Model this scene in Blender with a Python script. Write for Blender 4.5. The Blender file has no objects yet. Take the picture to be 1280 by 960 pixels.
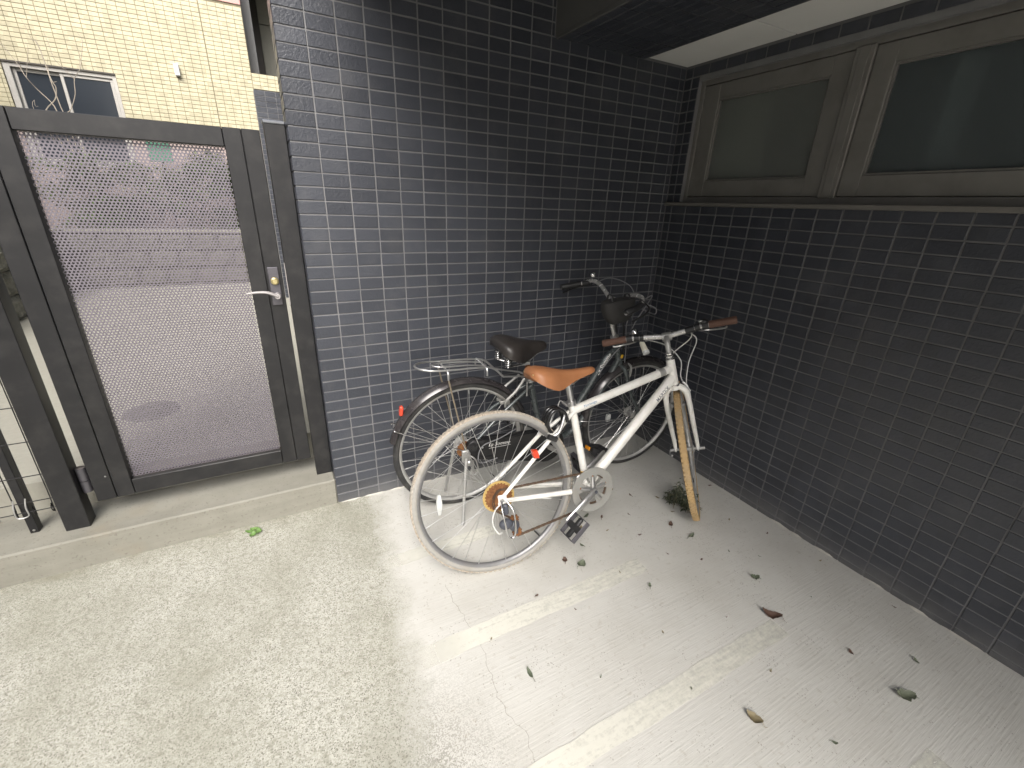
import bpy, math, random
from mathutils import Vector, Matrix
random.seed(7)
PI = math.pi
scene = bpy.context.scene
col = scene.collection

# ------------------------------------------------------------------ camera
cam_data = bpy.data.cameras.new('camera')
cam = bpy.data.objects.new('camera', cam_data)
col.objects.link(cam)
CAM = Vector((-0.13648, -1.99884, 1.40688))
CR = Vector((0.88136, -0.47119, 0.03434))
CD = Vector((0.44856, 0.81176, -0.37395)).normalized()
CR = (CR - CD * CR.dot(CD)).normalized()
CU = CR.cross(CD)
cam.matrix_world = Matrix(((CR.x, CU.x, -CD.x, CAM.x), (CR.y, CU.y, -CD.y, CAM.y), (CR.z, CU.z, -CD.z, CAM.z), (0, 0, 0, 1)))
cam_data.sensor_width = 36.0
cam_data.lens = 36.0 * 550.508 / 1280.0
cam_data.clip_start = 0.02
cam_data.clip_end = 400.0
scene.camera = cam

# ------------------------------------------------------------------ sky and sun (bright overcast)
SUN_EL, SUN_AZ = math.radians(45), math.radians(203)      # azimuth measured clockwise from +Y
world = bpy.data.worlds.new('World')
scene.world = world
world.use_nodes = True
wn = world.node_tree
for n in list(wn.nodes):
    wn.nodes.remove(n)
sky = wn.nodes.new('ShaderNodeTexSky')
sky.sky_type = 'NISHITA'
sky.sun_disc = False
sky.sun_elevation = SUN_EL
sky.sun_rotation = SUN_AZ
sky.air_density = 1.0
sky.dust_density = 6.0
sky.ozone_density = 1.0
hs = wn.nodes.new('ShaderNodeHueSaturation')
hs.inputs['Saturation'].default_value = 0.42
bg = wn.nodes.new('ShaderNodeBackground')
bg.inputs['Strength'].default_value = 0.15
wo = wn.nodes.new('ShaderNodeOutputWorld')
wn.links.new(sky.outputs[0], hs.inputs['Color'])
wn.links.new(hs.outputs[0], bg.inputs[0])
wn.links.new(bg.outputs[0], wo.inputs[0])
sun_data = bpy.data.lights.new('sun', 'SUN')
sun_data.energy = 1.5
sun_data.angle = math.radians(40)
sun_data.color = (1.0, 0.97, 0.92)
sun = bpy.data.objects.new('sun', sun_data)
col.objects.link(sun)
sd = Vector((math.sin(SUN_AZ) * math.cos(SUN_EL), math.cos(SUN_AZ) * math.cos(SUN_EL), math.sin(SUN_EL)))
sun.rotation_euler = sd.to_track_quat('Z', 'Y').to_euler()

scene.view_settings.view_transform = 'Standard'
scene.view_settings.look = 'None'
scene.view_settings.gamma = 1.0
scene.view_settings.use_curve_mapping = False
scene.view_settings.exposure = 1.2
scene.render.engine = 'CYCLES'
scene.cycles.max_bounces = 5
scene.cycles.diffuse_bounces = 3
scene.cycles.caustics_reflective = False
scene.cycles.caustics_refractive = True

# ------------------------------------------------------------------ helpers
def project_px(p):
    q = Vector(p) - CAM
    d = q.dot(CD)
    if d < 0.05:
        return None
    return (640 + 550.5 * q.dot(CR) / d, 480 - 550.5 * q.dot(CU) / d, d)


class MB:
    """collects shapes, build() links them as one mesh object"""
    def __init__(s):
        s.v = []
        s.f = []

    def add(s, vs, fs):
        o = len(s.v)
        s.v += [tuple(x) for x in vs]
        s.f += [tuple(i + o for i in f) for f in fs]
        return s

    def box(s, x0, x1, y0, y1, z0, z1):
        vs = [(x, y, z) for z in (z0, z1) for y in (y0, y1) for x in (x0, x1)]
        return s.add(vs, [(0, 2, 3, 1), (4, 5, 7, 6), (0, 1, 5, 4), (2, 6, 7, 3), (0, 4, 6, 2), (1, 3, 7, 5)])

    def bbox(s, x0, x1, y0, y1, z0, z1, b=0.003):
        """box with chamfered edges"""
        X, Y, Z = (x0, x1), (y0, y1), (z0, z1)
        b = min(b, (x1 - x0) * .45, (y1 - y0) * .45, (z1 - z0) * .45)
        vs, idx = [], {}
        for i in (0, 1):
            for j in (0, 1):
                for k in (0, 1):
                    sx, sy, sz = (b if i == 0 else -b), (b if j == 0 else -b), (b if k == 0 else -b)
                    p = (X[i], Y[j], Z[k])
                    idx[i, j, k, 0] = len(vs); vs.append((p[0], p[1] + sy, p[2] + sz))
                    idx[i, j, k, 1] = len(vs); vs.append((p[0] + sx, p[1], p[2] + sz))
                    idx[i, j, k, 2] = len(vs); vs.append((p[0] + sx, p[1] + sy, p[2]))
        fs = []
        for i in (0, 1):
            q = [idx[i, 0, 0, 0], idx[i, 1, 0, 0], idx[i, 1, 1, 0], idx[i, 0, 1, 0]]
            fs.append(q if i else q[::-1])
            q = [idx[0, i, 0, 1], idx[1, i, 0, 1], idx[1, i, 1, 1], idx[0, i, 1, 1]]
            fs.append(q[::-1] if i else q)
            q = [idx[0, 0, i, 2], idx[1, 0, i, 2], idx[1, 1, i, 2], idx[0, 1, i, 2]]
            fs.append(q if i else q[::-1])
        for a in (0, 1):
            for c in (0, 1):
                fs.append([idx[0, a, c, 1], idx[1, a, c, 1], idx[1, a, c, 2], idx[0, a, c, 2]])
                fs.append([idx[a, 0, c, 0], idx[a, 1, c, 0], idx[a, 1, c, 2], idx[a, 0, c, 2]])
                fs.append([idx[a, c, 0, 0], idx[a, c, 1, 0], idx[a, c, 1, 1], idx[a, c, 0, 1]])
        for i in (0, 1):
            for j in (0, 1):
                for k in (0, 1):
                    fs.append([idx[i, j, k, 0], idx[i, j, k, 1], idx[i, j, k, 2]])
        return s.add(vs, fs)

    def tube(s, pts, r, n=8, closed=False, caps=True, flat=1.0, up=None):
        pts = [Vector(p) for p in pts]
        m = len(pts)
        rr = r if isinstance(r, (list, tuple)) else [r] * m
        tg = []
        for i in range(m):
            a = pts[i - 1] if (i > 0 or closed) else pts[i]
            b = pts[(i + 1) % m] if (i < m - 1 or closed) else pts[i]
            t = (b - a)
            tg.append(t.normalized() if t.length > 1e-9 else Vector((1, 0, 0)))
        u = Vector(up) if up else (Vector((0, 0, 1)) if abs(tg[0].z) < .9 else Vector((0, 1, 0)))
        vs = []
        for i in range(m):
            u = (u - tg[i] * u.dot(tg[i]))
            u = u.normalized() if u.length > 1e-6 else tg[i].orthogonal().normalized()
            w = tg[i].cross(u)
            for k in range(n):
                a = 2 * PI * k / n
                vs.append(pts[i] + u * (math.cos(a) * rr[i] * flat) + w * (math.sin(a) * rr[i]))
        fs = []
        for i in range(m if closed else m - 1):
            j = (i + 1) % m
            for k in range(n):
                l = (k + 1) % n
                fs.append((i * n + k, i * n + l, j * n + l, j * n + k))
        if caps and not closed:
            fs.append(tuple(range(n))[::-1])
            fs.append(tuple((m - 1) * n + k for k in range(n)))
        return s.add(vs, fs)

    def lathe(s, prof, n=48, c=(0, 0, 0), axis='y', closed=False):
        """profile of (radius, height along axis)"""
        m = len(prof)
        vs = []
        for k in range(n):
            a = 2 * PI * k / n
            ca, sa = math.cos(a), math.sin(a)
            for (r, h) in prof:
                if axis == 'y':
                    vs.append((c[0] + r * ca, c[1] + h, c[2] + r * sa))
                elif axis == 'z':
                    vs.append((c[0] + r * ca, c[1] + r * sa, c[2] + h))
                else:
                    vs.append((c[0] + h, c[1] + r * ca, c[2] + r * sa))
        fs = []
        for k in range(n):
            l = (k + 1) % n
            for i in range(m if closed else m - 1):
                j = (i + 1) % m
                q = (k * m + i, k * m + j, l * m + j, l * m + i)
                fs.append(q if axis == 'y' else q[::-1])
        return s.add(vs, fs)

    def cyl(s, c, r, h0, h1, n=24, axis='y'):
        return s.lathe([(0.0004, h0), (r, h0), (r, h1), (0.0004, h1)], n, c, axis)

    def sphere(s, c, r, n=12, m=8, sc=(1, 1, 1)):
        vs, fs = [], []
        for i in range(m + 1):
            t = PI * i / m
            for k in range(n):
                a = 2 * PI * k / n
                vs.append((c[0] + sc[0] * r * math.sin(t) * math.cos(a), c[1] + sc[1] * r * math.sin(t) * math.sin(a), c[2] + sc[2] * r * math.cos(t)))
        for i in range(m):
            for k in range(n):
                l = (k + 1) % n
                fs.append((i * n + k, (i + 1) * n + k, (i + 1) * n + l, i * n + l))
        return s.add(vs, fs)

    def loft(s, rings, caps=True, closed=True):
        n = len(rings[0])
        vs = [p for r in rings for p in r]
        fs = []
        for i in range(len(rings) - 1):
            for k in range(n if closed else n - 1):
                l = (k + 1) % n
                fs.append((i * n + k, (i + 1) * n + k, (i + 1) * n + l, i * n + l))
        if caps:
            fs.append(tuple(range(n)))
            fs.append(tuple((len(rings) - 1) * n + k for k in range(n))[::-1])
        return s.add(vs, fs)

    def mesh(s, name, mat, smooth=True, angle=38):
        me = bpy.data.meshes.new(name)
        me.from_pydata(s.v, [], s.f)
        me.validate()
        me.update()
        if mat:
            me.materials.append(mat)
        if smooth and len(me.polygons):
            me.polygons.foreach_set('use_smooth', [True] * len(me.polygons))
            me.set_sharp_from_angle(angle=math.radians(angle))
        return me

    def build(s, name, mat, parent=None, smooth=True, angle=38, fix=True):
        me = s.mesh(name, mat, smooth, angle)
        if fix:
            import bmesh
            bm = bmesh.new()
            bm.from_mesh(me)
            bmesh.ops.recalc_face_normals(bm, faces=bm.faces)
            bm.to_mesh(me)
            bm.free()
        return link(name, me, parent)


def link(name, data, parent=None, matrix=None):
    o = bpy.data.objects.new(name, data)
    col.objects.link(o)
    if parent:
        o.parent = parent
    if matrix is not None:
        o.matrix_local = matrix
    return o


def tag(o, label=None, cat=None, group=None, kind=None):
    if label: o['label'] = label
    if cat: o['category'] = cat
    if group: o['group'] = group
    if kind: o['kind'] = kind
    return o


def thing(name, label, cat, loc=(0, 0, 0), group=None):
    o = bpy.data.objects.new(name, None)
    o.empty_display_size = .05
    col.objects.link(o)
    o.location = loc
    return tag(o, label, cat, group)


def smooth_path(pts, k=6):
    """Catmull-Rom through the points"""
    P = [Vector(p) for p in pts]
    P = [P[0] * 2 - P[1]] + P + [P[-1] * 2 - P[-2]]
    out = []
    for i in range(1, len(P) - 2):
        a, b, c, d = P[i - 1], P[i], P[i + 1], P[i + 2]
        for j in range(k):
            t = j / k
            out.append(.5 * ((2 * b) + (c - a) * t + (2 * a - 5 * b + 4 * c - d) * t * t + (3 * b - a - 3 * c + d) * t ** 3))
    out.append(P[-2])
    return out


def fz(x):
    """height of the courtyard floor: it falls slightly towards the window wall"""
    return -0.013 * max(0.0, x)


# ------------------------------------------------------------------ materials
def new_mat(name):
    m = bpy.data.materials.new(name)
    m.use_nodes = True
    nt = m.node_tree
    b = nt.nodes['Principled BSDF']
    return m, nt, b


def N(nt, t, **kw):
    n = nt.nodes.new(t)
    for k, v in kw.items():
        if k in n.inputs.keys() if hasattr(n.inputs, 'keys') else False:
            n.inputs[k].default_value = v
        else:
            setattr(n, k, v)
    return n


def math_node(nt, op, a, b=None, c=None, clamp=False):
    n = nt.nodes.new('ShaderNodeMath')
    n.operation = op
    n.use_clamp = clamp
    for i, x in enumerate((a, b, c)):
        if x is None:
            continue
        if isinstance(x, (int, float)):
            n.inputs[i].default_value = x
        else:
            nt.links.new(x, n.inputs[i])
    return n.outputs[0]


def mix_col(nt, fac, a, b, mode='MIX'):
    n = nt.nodes.new('ShaderNodeMix')
    n.data_type = 'RGBA'
    n.blend_type = mode
    n.clamp_factor = True
    for sock, x in ((n.inputs[0], fac), (n.inputs[6], a), (n.inputs[7], b)):
        if isinstance(x, (int, float)):
            sock.default_value = x
        elif isinstance(x, tuple):
            sock.default_value = x if len(x) == 4 else (*x, 1)
        else:
            nt.links.new(x, sock)
    return n.outputs[2]


def pos_node(nt, scale=(1, 1, 1), obj=False):
    if obj:
        g = nt.nodes.new('ShaderNodeTexCoord').outputs['Object']
    else:
        g = nt.nodes.new('ShaderNodeNewGeometry').outputs['Position']
    mp = nt.nodes.new('ShaderNodeVectorMath')
    mp.operation = 'MULTIPLY'
    mp.inputs[1].default_value = scale
    nt.links.new(g, mp.inputs[0])
    return mp.outputs[0]


def noise(nt, vec, scale, detail=4, rough=.55, dist=0.0):
    n = nt.nodes.new('ShaderNodeTexNoise')
    n.inputs['Scale'].default_value = scale
    n.inputs['Detail'].default_value = detail
    n.inputs['Roughness'].default_value = rough
    n.inputs['Distortion'].default_value = dist
    nt.links.new(vec, n.inputs['Vector'])
    return n.outputs['Fac']


def ramp(nt, fac, stops):
    n = nt.nodes.new('ShaderNodeValToRGB')
    e = n.color_ramp.elements
    while len(e) < len(stops):
        e.new(.5)
    for i, (p, c) in enumerate(stops):
        e[i].position = p
        e[i].color = c if isinstance(c, tuple) and len(c) == 4 else ((*c, 1) if isinstance(c, tuple) else (c, c, c, 1))
    nt.links.new(fac, n.inputs[0])
    return n.outputs[0]


def bump(nt, bsdf, h, strength=.3, dist=.002):
    n = nt.nodes.new('ShaderNodeBump')
    n.inputs['Strength'].default_value = strength
    n.inputs['Distance'].default_value = dist
    nt.links.new(h, n.inputs['Height'])
    nt.links.new(n.outputs[0], bsdf.inputs['Normal'])


def simple(name, c, rough=.5, metal=0.0, var=.12, scale=30, bumps=0.0, dirt=None, dirt_amt=.5, dirt_scale=12, obj=True, spec=.5, coat=0.0, bdist=.001):
    m, nt, b = new_mat(name)
    v = pos_node(nt, obj=obj)
    f = noise(nt, v, scale, 2)
    c0 = tuple(max(0, x * (1 - var)) for x in c)
    c1 = tuple(min(1, x * (1 + var)) for x in c)
    colr = mix_col(nt, f, (*c0, 1), (*c1, 1))
    if dirt:
        d = ramp(nt, noise(nt, v, dirt_scale, 3, .65), [(.45, 0.0), (.72, 1.0)])
        dm = math_node(nt, 'MULTIPLY', d, dirt_amt)
        colr = mix_col(nt, dm, colr, (*dirt, 1))
    nt.links.new(colr, b.inputs['Base Color'])
    r = math_node(nt, 'MULTIPLY_ADD', f, .18, rough - .09, clamp=True)
    nt.links.new(r, b.inputs['Roughness'])
    b.inputs['Metallic'].default_value = metal
    b.inputs['Specular IOR Level'].default_value = spec
    b.inputs['Coat Weight'].default_value = coat
    if bumps:
        bump(nt, b, noise(nt, v, scale * 6, 2), bumps, bdist)
    return m


def tile_material(name, c, rough, module, relief=.5, var=.25, spec=.5, splash=True):
    """glazed tile; tone differs tile by tile (white noise on the tile grid); rain splash and lime bloom"""
    m, nt, b = new_mat(name)
    g = nt.nodes.new('ShaderNodeNewGeometry').outputs['Position']
    sn = nt.nodes.new('ShaderNodeVectorMath')
    sn.operation = 'SNAP'
    sn.inputs[1].default_value = module
    nt.links.new(g, sn.inputs[0])
    wnz = nt.nodes.new('ShaderNodeTexWhiteNoise')
    nt.links.new(sn.outputs[0], wnz.inputs['Vector'])
    f = wnz.outputs['Value']
    colr = mix_col(nt, f, tuple(x * (1 - var) for x in c), tuple(x * (1 + var) for x in c))
    big = noise(nt, g, 7, 3, .65)
    bloom = ramp(nt, big, [(.50, 0.0), (.78, .08)])
    if splash:
        sp = nt.nodes.new('ShaderNodeSeparateXYZ')
        nt.links.new(g, sp.inputs[0])
        low = math_node(nt, 'MULTIPLY_ADD', sp.outputs[2], -5.5, 1.0, clamp=True)
        low = math_node(nt, 'MULTIPLY', math_node(nt, 'MULTIPLY', low, low), math_node(nt, 'MULTIPLY', big, .45))
        bloom = math_node(nt, 'MAXIMUM', bloom, low)
    colr = mix_col(nt, bloom, colr, (.30, .29, .27) if splash else (.34, .30, .20))
    nt.links.new(colr, b.inputs['Base Color'])
    nt.links.new(math_node(nt, 'MULTIPLY_ADD', f, .14, rough - .07), b.inputs['Roughness'])
    b.inputs['Specular IOR Level'].default_value = spec
    bump(nt, b, noise(nt, g, 105, 2, .55, .5), relief, .0022)
    return m


T_DARK = tile_material('slate_blue_tile', (.040, .044, .056), .38, (.1, .1, .05), .6, .12, .6)
T_CREAM = tile_material('cream_tile', (.47, .43, .30), .5, (.0997, .1, .0495), .12, .13, .4, False)
GROUT = simple('grey_grout', (.175, .175, .18), .9, var=.35, scale=9, bumps=.3, obj=False)
GROUT_C = simple('buff_grout', (.20, .175, .115), .9, var=.15, obj=False)
PINK = simple('pink_tile', (.52, .30, .27), .6, obj=False)
FRAME = simple('bronze_frame_metal', (.015, .015, .0165), .42, .1, var=.14, scale=8, bumps=.05, obj=False, dirt=(.16, .15, .14), dirt_amt=.09, dirt_scale=14)
CAPM = simple('grey_cap_metal', (.22, .23, .25), .35, .7)
PERF = simple('perforated_sheet_metal', (.165, .15, .175), .5, .25, var=.10, scale=6, obj=False)
ALU = simple('window_aluminium', (.215, .208, .195), .5, .25, var=.08, scale=20, obj=False, dirt=(.09, .08, .07), dirt_amt=.3, dirt_scale=7, bumps=.04)
SILL = simple('sill_metal', (.20, .19, .175), .5, .3, obj=False)
CEIL = simple('white_board', (.76, .76, .74), .85, var=.04, scale=9, obj=False)
PLASTER = simple('dark_plaster', (.10, .10, .10), .9, var=.12, scale=14, bumps=.3, obj=False)
RUBBER = simple('black_rubber', (.022, .022, .023), .72, var=.3, scale=40, dirt=(.16, .15, .13), dirt_amt=.35, dirt_scale=10)
TAN = simple('tan_rubber', (.42, .29, .14), .8, var=.15, scale=50, dirt=(.30, .26, .20), dirt_amt=.4, dirt_scale=14)
TAN_PALE = simple('faded_tan_rubber', (.36, .31, .25), .85, var=.12, scale=60, dirt=(.36, .345, .31), dirt_amt=.8, dirt_scale=8)
RIM_GREY = simple('grey_rim_alloy', (.22, .22, .225), .42, .5, var=.12, scale=50, dirt=(.20, .19, .17), dirt_amt=.4)
SIDEWALL = simple('dusty_sidewall', (.29, .282, .262), .9, var=.12, scale=50, dirt=(.24, .225, .19), dirt_amt=.6)
ALLOY = simple('worn_alloy', (.52, .52, .52), .33, .9, var=.1, scale=60, dirt=(.30, .28, .25), dirt_amt=.35)
ALLOY_DULL = simple('dull_alloy', (.45, .45, .44), .5, .6, var=.14, scale=60, dirt=(.30, .27, .22), dirt_amt=.45)
CHROME = simple('chrome', (.72, .72, .72), .14, 1.0, var=.06, scale=60, dirt=(.35, .31, .27), dirt_amt=.25)
BRIGHT = simple('bright_alloy', (.66, .65, .63), .25, .55, var=.06, scale=60)
STEEL = simple('spoke_steel', (.62, .62, .61), .3, .85)
WHITE_PAINT = simple('white_frame_paint', (.80, .79, .75), .35, var=.04, scale=18, dirt=(.42, .38, .30), dirt_amt=.28, dirt_scale=16, coat=.3)
OILY = simple('oily_brown_chain', (.085, .055, .038), .7, .3, var=.4, scale=150, dirt=(.16, .10, .055), dirt_amt=.5, dirt_scale=70)
RUST = simple('rusty_steel', (.20, .085, .032), .85, .2, var=.45, scale=120, dirt=(.33, .17, .07), dirt_amt=.6, dirt_scale=60, bumps=.4)
RUSTY_TAN = simple('yellowed_guard_plastic', (.42, .29, .10), .6, var=.15)
LEATHER = simple('tan_saddle_leather', (.36, .155, .068), .48, var=.14, scale=22, bumps=.12, dirt=(.30, .10, .03), dirt_amt=.3)
BLACK_VINYL = simple('black_saddle_vinyl', (.030, .026, .024), .38, var=.2, scale=25, bumps=.1)
BLACK_PLASTIC = simple('black_plastic', (.020, .020, .021), .45, var=.2)
BLACK_GLOSS = simple('glossy_black_plastic', (.014, .014, .015), .22)
FENDER = simple('dark_fender_metal', (.040, .036, .038), .25, .25, var=.2, coat=.3, dirt=(.14, .13, .12), dirt_amt=.25)
TEAL_PAINT = simple('dark_grey_green_paint', (.075, .088, .090), .28, .2, var=.15, coat=.4, dirt=(.12, .12, .11), dirt_amt=.2)
BROWN_GRIP = simple('brown_grip', (.115, .060, .042), .7, var=.2, bumps=.2)
GREY_BLUE = simple('blue_grey_plastic', (.060, .065, .080), .45)
GREY_GUARD = simple('grey_guard_plastic', (.25, .25, .235), .45, var=.08, dirt=(.24, .22, .19), dirt_amt=.4)
RED = simple('red_reflector', (.62, .055, .022), .22, coat=.6)
ORANGE = simple('orange_reflector', (.78, .30, .02), .22, coat=.6)
CLEAR_REF = simple('clear_reflector', (.50, .51, .50), .2, coat=.5)
YELLOW = simple('yellow_sticker', (.66, .40, .03), .5)
CREAM_PL = simple('cream_plastic', (.66, .63, .52), .4)
CABLE_W = simple('pale_cable', (.60, .60, .58), .45)
CABLE_G = simple('grey_cable', (.20, .20, .21), .45)
INK = simple('lettering_ink', (.09, .10, .14), .5)
INK_BLUE = simple('blue_lettering', (.08, .18, .34), .5)
INK_WHITE = simple('white_lettering', (.72, .72, .70), .5)
STONE = simple('grey_brown_stone', (.145, .140, .115), .95, var=.45, scale=24, bumps=1.0, bdist=.012, obj=False, dirt=(.05, .055, .04), dirt_amt=.5, dirt_scale=18)
BARK = simple('pale_bark', (.33, .29, .24), .9, var=.25, bumps=.4)
GREEN_P = simple('green_painted_metal', (.05, .17, .11), .5)
WHITE_PL = simple('white_plastic', (.74, .75, .76), .45)
SLATE = simple('grey_cladding', (.12, .12, .12), .7, obj=False)
BEIGE_PANEL = simple('grey_panel', (.19, .185, .155), .7, obj=False)
BROWN_PANEL = simple('dark_brown_panel', (.060, .052, .046), .6, obj=False)
BRASS = simple('brass_lock', (.58, .50, .26), .3, .8)
HANDLE_M = simple('satin_handle', (.56, .53, .53), .34, .55)
PLATE_M = simple('dark_plate_metal', (.13, .125, .14), .38, .6)
IRON = simple('cast_iron', (.17, .165, .155), .7, .3, bumps=.4)


def leaf_material(name, a, b_, rough=.6):
    m, nt, b = new_mat(name)
    oi = nt.nodes.new('ShaderNodeNewGeometry')
    f = oi.outputs['Random Per Island']
    v = noise(nt, oi.outputs['Position'], 40, 4)
    c = mix_col(nt, f, a, b_)
    c = mix_col(nt, math_node(nt, 'MULTIPLY', v, .5), c, tuple(x * .45 for x in a))
    nt.links.new(c, b.inputs['Base Color'])
    b.inputs['Roughness'].default_value = rough
    return m


LEAF_HEDGE = leaf_material('hedge_leaf', (.045, .080, .020), (.12, .17, .045))
LEAF_DARK = leaf_material('withered_weed_leaf', (.045, .058, .034), (.11, .12, .075))
LEAF_GREEN = leaf_material('fresh_green_leaf', (.10, .21, .05), (.20, .32, .10))
LEAF_DULL = leaf_material('dull_green_leaf', (.085, .115, .07), (.17, .185, .13))
LEAF_BROWN = leaf_material('brown_dead_leaf', (.085, .045, .034), (.14, .085, .06))
LEAF_STRAW = leaf_material('straw_dead_leaf', (.20, .16, .09), (.26, .22, .13))


def glass_material(name, c, rough, trans=0.0):
    m, nt, b = new_mat(name)
    g = pos_node(nt)
    f = noise(nt, g, 1.6, 2)
    nt.links.new(mix_col(nt, f, tuple(x * .8 for x in c), tuple(x * 1.2 for x in c)), b.inputs['Base Color'])
    b.inputs['Roughness'].default_value = rough
    b.inputs['Specular IOR Level'].default_value = .35
    b.inputs['Transmission Weight'].default_value = trans
    if trans:
        b.inputs['IOR'].default_value = 1.3
    bump(nt, b, noise(nt, g, 70, 2), .25, .0015)
    return m


FROSTED = glass_material('frosted_glass', (.54, .57, .545), .42, .8)
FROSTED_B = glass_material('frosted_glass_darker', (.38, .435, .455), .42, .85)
FAR_GLASS = glass_material('dark_window_glass', (.030, .036, .045), .12)
LENS = simple('lamp_lens', (.70, .72, .72), .08, .3, coat=.8)


def floor_material():
    m, nt, b = new_mat('courtyard_concrete')
    g = nt.nodes.new('ShaderNodeNewGeometry').outputs['Position']
    sp = nt.nodes.new('ShaderNodeSeparateXYZ')
    nt.links.new(g, sp.inputs[0])
    X, Y = sp.outputs[0], sp.outputs[1]
    # where rain reaches: left of a ragged line
    edge = math_node(nt, 'MULTIPLY_ADD', Y, .11, .19)
    n1 = noise(nt, g, 9, 4, .7)
    d = math_node(nt, 'ADD', math_node(nt, 'SUBTRACT', X, edge), math_node(nt, 'MULTIPLY_ADD', n1, .24, -.12))
    mask = ramp(nt, math_node(nt, 'MULTIPLY_ADD', d, 5.5, .5, clamp=True), [(.2, 0.0), (.8, 1.0)])   # 1 = sheltered
    # weathered side: exposed fine aggregate, pits
    vo = nt.nodes.new('ShaderNodeTexVoronoi')
    vo.inputs['Scale'].default_value = 330
    nt.links.new(g, vo.inputs['Vector'])
    cellc = nt.nodes.new('ShaderNodeSeparateColor')
    nt.links.new(vo.outputs['Color'], cellc.inputs[0])
    rough_c = mix_col(nt, cellc.outputs[0], (.33, .326, .285), (.54, .533, .475))
    pits = ramp(nt, cellc.outputs[1], [(.84, 0.0), (.90, .7)])
    rough_c = mix_col(nt, pits, rough_c, (.115, .11, .085))
    n3 = noise(nt, g, 2.3, 4, .65)
    rough_c = mix_col(nt, ramp(nt, n3, [(.38, 0.0), (.68, .7)]), rough_c, (.255, .25, .195))
    n2 = noise(nt, g, 48, 2, .6)
    rough_c = mix_col(nt, ramp(nt, n2, [(.52, 0.0), (.70, .55)]), rough_c, (.23, .225, .175))
    # sheltered side: brushed smooth concrete, lines run along x
    gv2 = nt.nodes.new('ShaderNodeVectorMath')
    gv2.operation = 'MULTIPLY'
    gv2.inputs[1].default_value = (6, 150, 1)
    nt.links.new(g, gv2.inputs[0])
    br2 = noise(nt, gv2.outputs[0], 1.0, 3, .7)
    smooth_c = mix_col(nt, br2, (.485, .478, .447), (.58, .572, .537))
    st = noise(nt, g, 3.1, 4, .62)
    smooth_c = mix_col(nt, ramp(nt, st, [(.42, 0.0), (.8, .6)]), smooth_c, (.40, .385, .345))
    smooth_c = mix_col(nt, ramp(nt, br2, [(.56, 0.0), (.70, .5)]), smooth_c, (.40, .39, .355))
    dots = ramp(nt, math_node(nt, 'MULTIPLY', cellc.outputs[2], math_node(nt, 'MULTIPLY_ADD', n1, .3, .85)), [(.995, 0.0), (1.0, .6)])
    smooth_c = mix_col(nt, dots, smooth_c, (.20, .18, .15))
    smooth_c = mix_col(nt, ramp(nt, n2, [(.62, 0.0), (.74, .35)]), smooth_c, (.33, .295, .24))
    colr = mix_col(nt, mask, rough_c, smooth_c)
    # grime along the join, near end
    yfac = math_node(nt, 'MULTIPLY_ADD', Y, -2.2, -2.1, clamp=True)
    gr = math_node(nt, 'MULTIPLY', yfac, ramp(nt, math_node(nt, 'ABSOLUTE', math_node(nt, 'ADD', d, -.03)), [(.0, 1.0), (.25, 0.0)]))
    gr = math_node(nt, 'MULTIPLY', gr, ramp(nt, cellc.outputs[0], [(.45, 0.0), (.65, .8)]))
    colr = mix_col(nt, gr, colr, (.15, .145, .12))
    foot = math_node(nt, 'MULTIPLY', math_node(nt, 'MULTIPLY_ADD', Y, 9.0, 1.0, clamp=True), math_node(nt, 'LESS_THAN', X, .05))
    foot = math_node(nt, 'MULTIPLY', foot, ramp(nt, n1, [(.35, .1), (.65, .7)]))
    colr = mix_col(nt, foot, colr, (.20, .195, .15))
    # hairline crack, broken in places
    cn = nt.nodes.new('ShaderNodeTexNoise')
    cn.noise_dimensions = '1D'
    cn.inputs['Scale'].default_value = 3.5
    cn.inputs['Detail'].default_value = 4
    cn.inputs['Roughness'].default_value = .6
    nt.links.new(Y, cn.inputs['W'])
    cx = math_node(nt, 'MULTIPLY_ADD', cn.outputs['Fac'], .12, .245)
    cd_ = math_node(nt, 'ABSOLUTE', math_node(nt, 'SUBTRACT', X, cx))
    crack = math_node(nt, 'LESS_THAN', cd_, math_node(nt, 'MULTIPLY', n2, .0019))
    crack = math_node(nt, 'MULTIPLY', crack, math_node(nt, 'LESS_THAN', Y, -.72))
    colr = mix_col(nt, math_node(nt, 'MULTIPLY', crack, .55), colr, (.20, .185, .15))
    nt.links.new(colr, b.inputs['Base Color'])
    b.inputs['Roughness'].default_value = .88
    b.inputs['Specular IOR Level'].default_value = .3
    hm = nt.nodes.new('ShaderNodeMix')
    nt.links.new(mask, hm.inputs[0])
    nt.links.new(cellc.outputs[0], hm.inputs[2])
    nt.links.new(math_node(nt, 'MULTIPLY', br2, .7), hm.inputs[3])
    bump(nt, b, hm.outputs[0], .5, .003)
    return m


def kerb_material():
    m, nt, b = new_mat('kerb_concrete')
    g = pos_node(nt)
    gv = pos_node(nt, (1.5, 6, 22))
    c = mix_col(nt, noise(nt, g, 7, 6, .65), (.19, .184, .155), (.30, .29, .25))
    c = mix_col(nt, ramp(nt, noise(nt, gv, 1.3, 5, .6), [(.42, 0.0), (.75, .5)]), c, (.17, .162, .135))
    c = mix_col(nt, ramp(nt, noise(nt, g, 90, 3), [(.60, 0.0), (.70, .5)]), c, (.13, .12, .095))
    c = mix_col(nt, ramp(nt, noise(nt, g, 3, 4), [(.6, 0.0), (.75, .4)]), c, (.27, .225, .16))
    nt.links.new(c, b.inputs['Base Color'])
    b.inputs['Roughness'].default_value = .9
    bump(nt, b, noise(nt, g, 120, 4, .7), .35, .002)
    return m


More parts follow.
